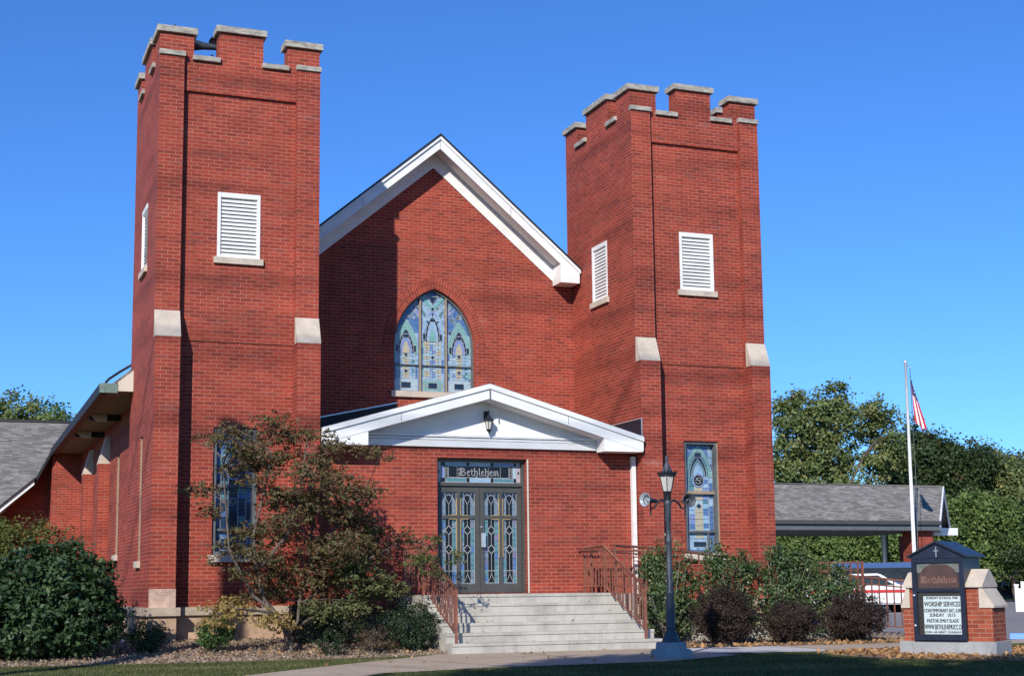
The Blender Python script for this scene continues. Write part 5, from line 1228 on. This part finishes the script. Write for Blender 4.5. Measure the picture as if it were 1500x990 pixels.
# Japanese maple
mp_ = empty('japanese_maple', (2.04, -2.0, gz(2.04, -2)), 'brownish red Japanese maple with several pale stems in front of the left tower', 'tree'); b = Vector(mp_.location)
pads = [(345,690,40,'m'),(385,655,36,'m'),(440,662,46,'m'),(405,700,40,'m'),(320,672,18,'m'),(500,668,30,'m'),(330,735,30,'m'),(345,765,28,'m'),(420,725,40,'m'),(470,700,42,'m'),(520,690,30,'m'),(520,735,30,'m'),(430,765,44,'m'),(490,775,50,'m'),(550,790,44,'m'),(585,800,26,'m'),(605,812,16,'g'),(380,800,38,'m'),(345,820,30,'m'),(540,825,50,'m'),(590,838,34,'g'),(360,852,32,'m'),(400,835,42,'m'),(450,820,46,'m'),(470,860,52,'m'),(425,880,40,'m'),(345,900,42,'y'),(385,912,36,'y'),(520,865,50,'g'),(560,880,38,'g'),(445,905,34,'g'),(480,895,40,'g'),(625,828,18,'g'),(500,740,40,'m'),(455,740,35,'m'),(400,750,36,'m'),(365,730,30,'m'),(390,780,34,'m'),(415,800,36,'m'),(435,690,34,'m'),(480,730,34,'m'),(375,690,30,'m'),(395,870,36,'m'),(370,830,30,'m'),(420,850,36,'m'),(500,820,44,'m'),(505,845,44,'g'),(470,820,36,'m'),(340,715,26,'m')]
# converted from the tree's spread on the plane through its trunk (x right, z up, metres)
def spread(u, v, y):
    # the tree stands about 25 m from the lens: 1 m is about 82 px; perspective is handled by its real position
    x = 2.04+(u-424)/78.5; z = -.62+(957-v)/81.5
    return x, z
groups = {'m': [], 'g': [], 'y': []}; tops = []
for (u, v, r, k) in pads:
    y = -2.0+random.uniform(-.8, .75); x, z = spread(u, v, y); x += (y+2)*-.33; rr_ = r/80
    groups[k].append((x-b.x, y-b.y, z-b.z, rr_*1.02, rr_*.9, rr_*.42)); tops.append((x-b.x, y-b.y, z-b.z))
for k, nm in (('m', 'maple'), ('g', 'mapleg'), ('y', 'mapley')):
    groups[k] = [(l[0]+random.uniform(-.22, .22)*j, l[1]+random.uniform(-.2, .2)*j, l[2]+random.uniform(-.12, .12)*j, l[3]*(.95-.1*j), l[4]*.95, l[5]*(1.0-.15*j)) for l in groups[k] for j in range(3)]
    P, Q, Rn, C = clumps(groups[k], 620, .07, 4.0, hollow=.0, flat=.55, up=.9)
    leaf_mesh('foliage', P, Q, .066, LF[nm], mp_, rnd=Rn, aspect=.5, droop=.5)
mb = MB(); V3 = Vector
def mpt(u, v, dy=0): x, z = spread(u, v, 0); return Vector((x-b.x, dy, z-b.z))
mb.tube([mpt(424, 962), mpt(424, 945), mpt(420, 932)], [.075, .062, .055], BARKM, 8)
limbs = [[(420,934,0),(405,905,-.1),(388,885,-.15),(376,850,-.2),(372,800,-.25),(385,740,-.3),(395,690,-.2)],[(422,936,0),(436,915,.05),(438,890,.1),(452,850,.15),(455,800,.2),(465,750,.2),(470,690,.2)],[(405,905,-.1),(372,880,-.2),(340,820,-.3),(335,760,-.3),(330,700,-.3)],[(438,895,.1),(475,870,.2),(520,840,.3),(570,815,.35),(595,808,.3)],[(452,850,.15),(480,800,.3),(520,760,.4),(540,720,.4)],[(376,850,-.2),(415,800,-.35),(430,740,-.4),(440,670,-.3)],[(420,932,0),(470,905,.3),(520,880,.5),(560,875,.5)],[(405,905,-.1),(375,900,-.4),(350,898,-.5)]]
for lm in limbs:
    P_ = [mpt(u, v, dy) for u, v, dy in lm]; mb.tube(P_, [.026*(1-i/len(P_))+.006 for i in range(len(P_))], BARKM, 6)
allp = [mpt(*p) for lm in limbs for p in lm[2:]]
for tpt in tops:
    tv = Vector(tpt); nb = sorted(allp, key=lambda p: (p-tv).length)[0]
    for _ in range(2):
        e = tv+Vector((random.uniform(-.2, .2), random.uniform(-.15, .15), random.uniform(-.05, .1))); mb.tube([nb, nb.lerp(e, .5)+Vector((0, 0, .04)), e], [.009, .006, .003], BARKM, 4, close=False)
mb.build('trunk', mp_)
# white drainpipe foot by the tower corner
dp = MB(); dp.tube([(-.45, .38, -.40), (-.45, .36, -.10)], .04, VINYL, 8); dp.tube([(-.45, .38, -.40), (-.42, .15, -.44), (-.38, -.05, -.47)], .04, VINYL, 8); tag(dp.build('drain_pipe'), 'short white drain pipe elbow at the foot of the left tower', 'pipe')

# background trees
def bt(name, base, lobes, label, leaf, size=.17, pv=26, cr=.42, lv=34, tr_=.22, **k): return tree(name, base, lobes, label, 'tree', LF[leaf], size, pv, cr, lv, tr_, group='trees behind the carport', **k)
bt('poplar_tree', (43.55, 44.69, -0.68), [(41.53, 45.36, 9.18, 1.2, 1.3, 2.4), (43.35, 44.55, 9.31, 1.35, 1.4, 2.6), (45.9, 43.6, 8.64, 1.15, 1.49, 2.36), (42.47, 45.36, 6.07, 1.96, 1.62, 2.03), (44.4, 44.7, 6.2, 1.2, 1.3, 1.1), (40.58, 45.36, 7.15, 0.94, 0.94, 1.22), (46.7, 43.3, 7.5, 0.7, 0.8, 1.0)], 'tall round headed tree with upright green lobes rising over the carport roof', 'tree', 0.21, 10.5, 0.44, 38, 0.12, hollow=0.3, fork=.6)
bt('dark_tree', (51.92, 47.25, -0.68), [(51.52, 47.39, 7.42, 2.29, 1.89, 2.29), (53.81, 46.71, 6.75, 1.89, 1.76, 2.03), (50.6, 47.7, 6.2, 1.5, 1.7, 1.7), (52.19, 46.98, 4.72, 2.7, 2.03, 1.89), (55.3, 46.17, 7.83, 0.94, 0.94, 0.68)], 'broad dark green tree with reddish tips behind the flagpole', 'dark', 0.218, 11.18, 0.57, 40, 0.2)
bt('far_tree', (57.06, 47.73, -0.68), [(56.82, 47.73, 6.28, 2.4, 1.92, 2.28), (58.74, 47.49, 5.2, 2.28, 1.92, 2.04), (56.46, 47.85, 3.28, 2.88, 1.92, 2.4)], 'grey green tree behind the sign roof, left of the right edge', 'tree', 0.228, 8.68, 0.6, 40, 0.2)
bt('far_tree', (62.46, 50.85, -0.68), [(61.86, 51.21, 6.16, 2.28, 2.04, 2.4), (64.5, 50.13, 5.68, 2.4, 1.92, 2.64), (62.82, 50.85, 3.04, 3.6, 2.16, 2.4)], 'tall pale green tree at the right edge of the view', 'faint', 0.228, 7.23, 0.6, 40, 0.2)
bt('garden_tree', (45.33, 35.31, -0.68), [(44.2, 35.69, 3.15, 1.5, 1.38, 1.62), (45.83, 35.19, 3.78, 1.5, 1.25, 1.25), (45.08, 35.44, 1.65, 2.0, 1.38, 1.5), (47.33, 34.81, 2.78, 1.25, 1.25, 1.5)], 'bright green garden tree with rusty patches behind the brick sign', 'bright', 0.166, 21.76, 0.4, 36, 0.13)
bt('round_tree', (47.72, 34.88, -0.68), [(46.9, 35.11, 2.04, 1.52, 1.4, 1.29), (48.3, 34.65, 2.27, 1.4, 1.29, 1.17), (47.48, 34.88, 2.86, 1.4, 1.29, 0.82)], 'round dark tree with a short forked trunk beside the far bungalow', 'dark', 0.144, 32.78, 0.35, 36, 0.16)
bt('sparse_tree', (49.69, 60.18, -0.68), [(49.45, 60.42, 7.72, 1.06, 1.06, 2.01), (50.39, 60.07, 4.88, 1.53, 1.18, 2.12)], 'sparse pale tree close to the right tower, behind the poplar', 'faint', 0.179, 6.09, 0.47, 16, 0.14)
for i, (x, y, r, lab) in enumerate(((37.58, 39.93, 2.32, 'leftmost dense evergreen seen under the carport roof'), (40.25, 38.86, 2.2, 'second dense evergreen seen under the carport roof'), (42.82, 37.79, 2.32, 'third dense evergreen seen under the carport roof, behind the light pole'), (45.49, 37.15, 2.44, 'rightmost dense evergreen seen under the carport roof'))):
    tree('evergreen_tree', (x, y, -.68), [(x, y, 1.1, r, 1.7, 2.0), (x-.6, y, 2.5, r*.7, 1.4, 1.3), (x+.7, y+.2, 2.3, r*.7, 1.4, 1.4)], lab, 'tree', LF['bright' if i < 3 else 'dark'], .17, 20, .45, 36, .2, group='evergreens seen under the carport')
tree('yellow_shrub', (30.8, 21.0, -.68), [(30.7, 21.0, .55, .62, .55, .75), (31.2, 20.9, .2, .6, .5, .7)], 'small yellow green tree between light pole and carport pier', 'shrub', LF['yel'], .10, 150, .2, 22, .08)
# mass of wood to close the horizon at both sides
for i, (x, y, lab) in enumerate(((58, 42, 'woodland tree beyond the right edge, nearest the street'), (63, 36, 'woodland tree beyond the right edge, second one'), (70, 52, 'woodland tree behind the far bungalow'), (60, 60, 'woodland tree far behind the carport'))):
    tree('woodland_tree', (x, y, -.68), [(x, y, 4.6, 3.2, 2.6, 3.0), (x+2.5, y-1, 3.0, 2.6, 2.2, 2.6), (x-2.2, y+1, 2.6, 2.6, 2.2, 2.6)], lab, 'tree', LF['dark' if i % 2 else 'tree'], .26, 5, .7, 42, .3, group='woodland beyond the street')
for (x, y, h, r, lf, lab) in ((-2.6, 74, 11.3, 2.6, 'tree', 'leftmost tree showing above the grey wing roof'), (.8, 73, 11.0, 2.2, 'tree', 'second tree showing above the grey wing roof'), (3.4, 71, 9.9, 1.8, 'bright', 'third tree showing above the grey wing roof'), (6.6, 72, 10.0, 2.0, 'tree', 'tree above the wing roof nearest the left tower')):
    tree('backdrop_tree', (x, y, -.68), [(x, y, h, r, 1.8, 2.2), (x-1, y, h-2.5, r, 1.8, 2.2), (x+1.3, y, h-2.2, r*.8, 1.8, 2.0)], lab, 'tree', LF[lf], .26, 7, .5, 30, .3, group='trees above the wing roof', hollow=.1)
# street trees behind the photographer, whose shade lies on the lawn
for (x, y, bx, by, lab, L0) in ((-1.0, -26, -1.6, -28.6, 'big leafy shade tree behind the viewpoint, right one', [(-5.9, -23.8, 11.3, 2.0, 2.2, 1.0), (-2.0, -27.0, 11.3, 2.4, 1.4, .9), (2.0, -26.9, 11.3, 2.6, 1.5, .9), (5.8, -26.0, 11.4, 2.6, 2.2, 1.0), (0, -28.4, 11.0, 5.0, 1.8, 1.1), (-1.5, -29.6, 11.2, 4.5, 2.4, 1.4)]), (-9, -28, -8.6, -29.6, 'big leafy shade tree behind the viewpoint, left one', [(-8.2, -27.0, 11.2, 3.4, 2.3, 1.4), (-10.8, -28.4, 11.0, 3.2, 2.4, 1.4), (-7.5, -29.8, 11.2, 4.0, 2.4, 1.5)])):
    tree('shade_tree', (bx, by, -.68), L0, lab, 'tree', LF['tree'], .34, 13, .75, 36, .38, group='shade trees behind the viewpoint', hollow=.0, fork=.62)

# ------------------------------------------------------------------ ground cover
def in_poly(px, py, pl):
    ins = np.zeros(len(px), bool); n = len(pl)
    for i in range(n):
        x0, y0 = pl[i]; x1, y1 = pl[(i+1) % n]
        c = ((y0 > py) != (y1 > py)) & (px < (x1-x0)*(py-y0)/((y1-y0) if y1 != y0 else 1e-9)+x0); ins ^= c
    return ins
gzv = lambda X, Y: -.68+(.072+np.clip((X-4.5)/3.7, 0, 1)*(.02-.072))*np.clip(Y+3, 0, 3)
def grass(name, x0, x1, y0, y1, n, h, excl, lab):
    X = RNG.uniform(x0, x1, n); Y = RNG.uniform(y0, y1, n); k = np.ones(n, bool)
    for pl in excl: k &= ~in_poly(X, Y, pl)
    X, Y = X[k], Y[k]; n = len(X); Z = gzv(X, Y); hh = h*RNG.uniform(.4, 1.3, n); a = RNG.uniform(0, 6.28, n); wd = .006
    v = np.empty((n, 3, 3)); ca, sa = np.cos(a)*wd, np.sin(a)*wd
    v[:, 0] = np.c_[X-ca, Y-sa, Z]; v[:, 1] = np.c_[X+ca, Y+sa, Z]; v[:, 2] = np.c_[X+RNG.normal(0, .4, n)*hh, Y+RNG.normal(0, .4, n)*hh, Z+hh]
    me = bpy.data.meshes.new(name); me.vertices.add(n*3); me.vertices.foreach_set('co', v.reshape(-1)); me.loops.add(n*3); me.loops.foreach_set('vertex_index', np.arange(n*3)); me.polygons.add(n)
    me.polygons.foreach_set('loop_start', np.arange(n)*3); me.polygons.foreach_set('loop_total', np.full(n, 3)); me.update(calc_edges=True); me.materials.append(LF['grass'])
    ul = me.uv_layers.new(name='uv'); uv = np.zeros((n, 3, 2)); pn = np.array([noise.noise(Vector((x*.9, y*.9, 0))) for x, y in zip(X[::1], Y[::1])]); uv[:, :, 0] = np.clip(.45+.5*pn+RNG.normal(0, .18, n), 0, 1)[:, None]; ul.data.foreach_set('uv', uv.reshape(-1))
    o = bpy.data.objects.new(name, me); COL.objects.link(o); tag(o, lab, 'grass', kind='stuff')
MULL = [(-9, -2.2), (-2.4, -3.2), (.5, -3.5), (2.4, -3.6), (3.6, -3.35), (4.5, -2.97), (4.5, .4), (-9, .4)]
RIGHTW = [(8.2, -3.0), (16.5, -3.0), (16.5, -5.0), (12.4, -5.2), (10.3, -5.85), (8.2, -5.35)]
SIGNM = [(9.5, -6.1), (11.2, -5.75), (13.2, -6.4), (13.2, -9.6), (10.6, -9.8), (9.3, -8.2)]
STEP = [(4.2, -3.2), (8.6, -3.2), (8.6, .5), (4.2, .5)]; PARK = [(16.5, -6.2), (60, -6.2), (60, 22), (15.2, 22), (15.2, -3.0)]
grass('lawn_grass', -4.5, 17, -15, -2.2, 230000, .030, [MULL, WALKP, RIGHTW, SIGNM, STEP, PARK], 'short mown lawn grass in front of the church')
def litter(name, polyg, n, size, m, lab, cat, lift=.012, tilt=.5):
    xs = [p[0] for p in polyg]; ys = [p[1] for p in polyg]; X = RNG.uniform(min(xs), max(xs), n*2); Y = RNG.uniform(min(ys), max(ys), n*2); k = in_poly(X, Y, polyg); X, Y = X[k][:n], Y[k][:n]
    P = np.c_[X, Y, gzv(X, Y)+lift+RNG.uniform(0, .03, len(X))]; Q = RNG.normal(size=(len(X), 3))*tilt; Q[:, 2] += 1
    o = leaf_mesh(name, P, Q, size, m, droop=.1); tag(o, lab, cat, kind='stuff')
litter('mulch_chips', MULL, 16000, .05, CHIP, 'brown bark chips covering the bed left of the steps', 'mulch', tilt=.9)
litter('mulch_chips', [(8.3, -3.3), (15.2, -3.6), (15.2, -1.6), (8.3, -1.6)], 9000, .045, CHIP, 'brown bark chips under the barberries', 'mulch', tilt=.9)
litter('fallen_leaves', [(8.3, -3.5), (13.4, -3.8), (13.4, -2.9), (8.3, -2.7)], 420, .10, DEAD, 'orange brown fallen leaves under the barberries', 'leaves', .03, .8)
litter('fallen_leaves', SIGNM, 2600, .085, DEAD, 'orange brown fallen leaves around the foot of the sign', 'leaves', .02, .7)
litter('walk_leaves', WALKP, 110, .07, DEAD, 'dry leaves blown across the tan front walk', 'leaves', .022, .5)
litter('fallen_leaves', [(-2.6, -2.6), (4.4, -2.9), (4.4, -1.8), (-2.6, -1.6)], 260, .06, DEAD, 'scattered dry leaves along the front of the left bed', 'leaves', .02, .7)
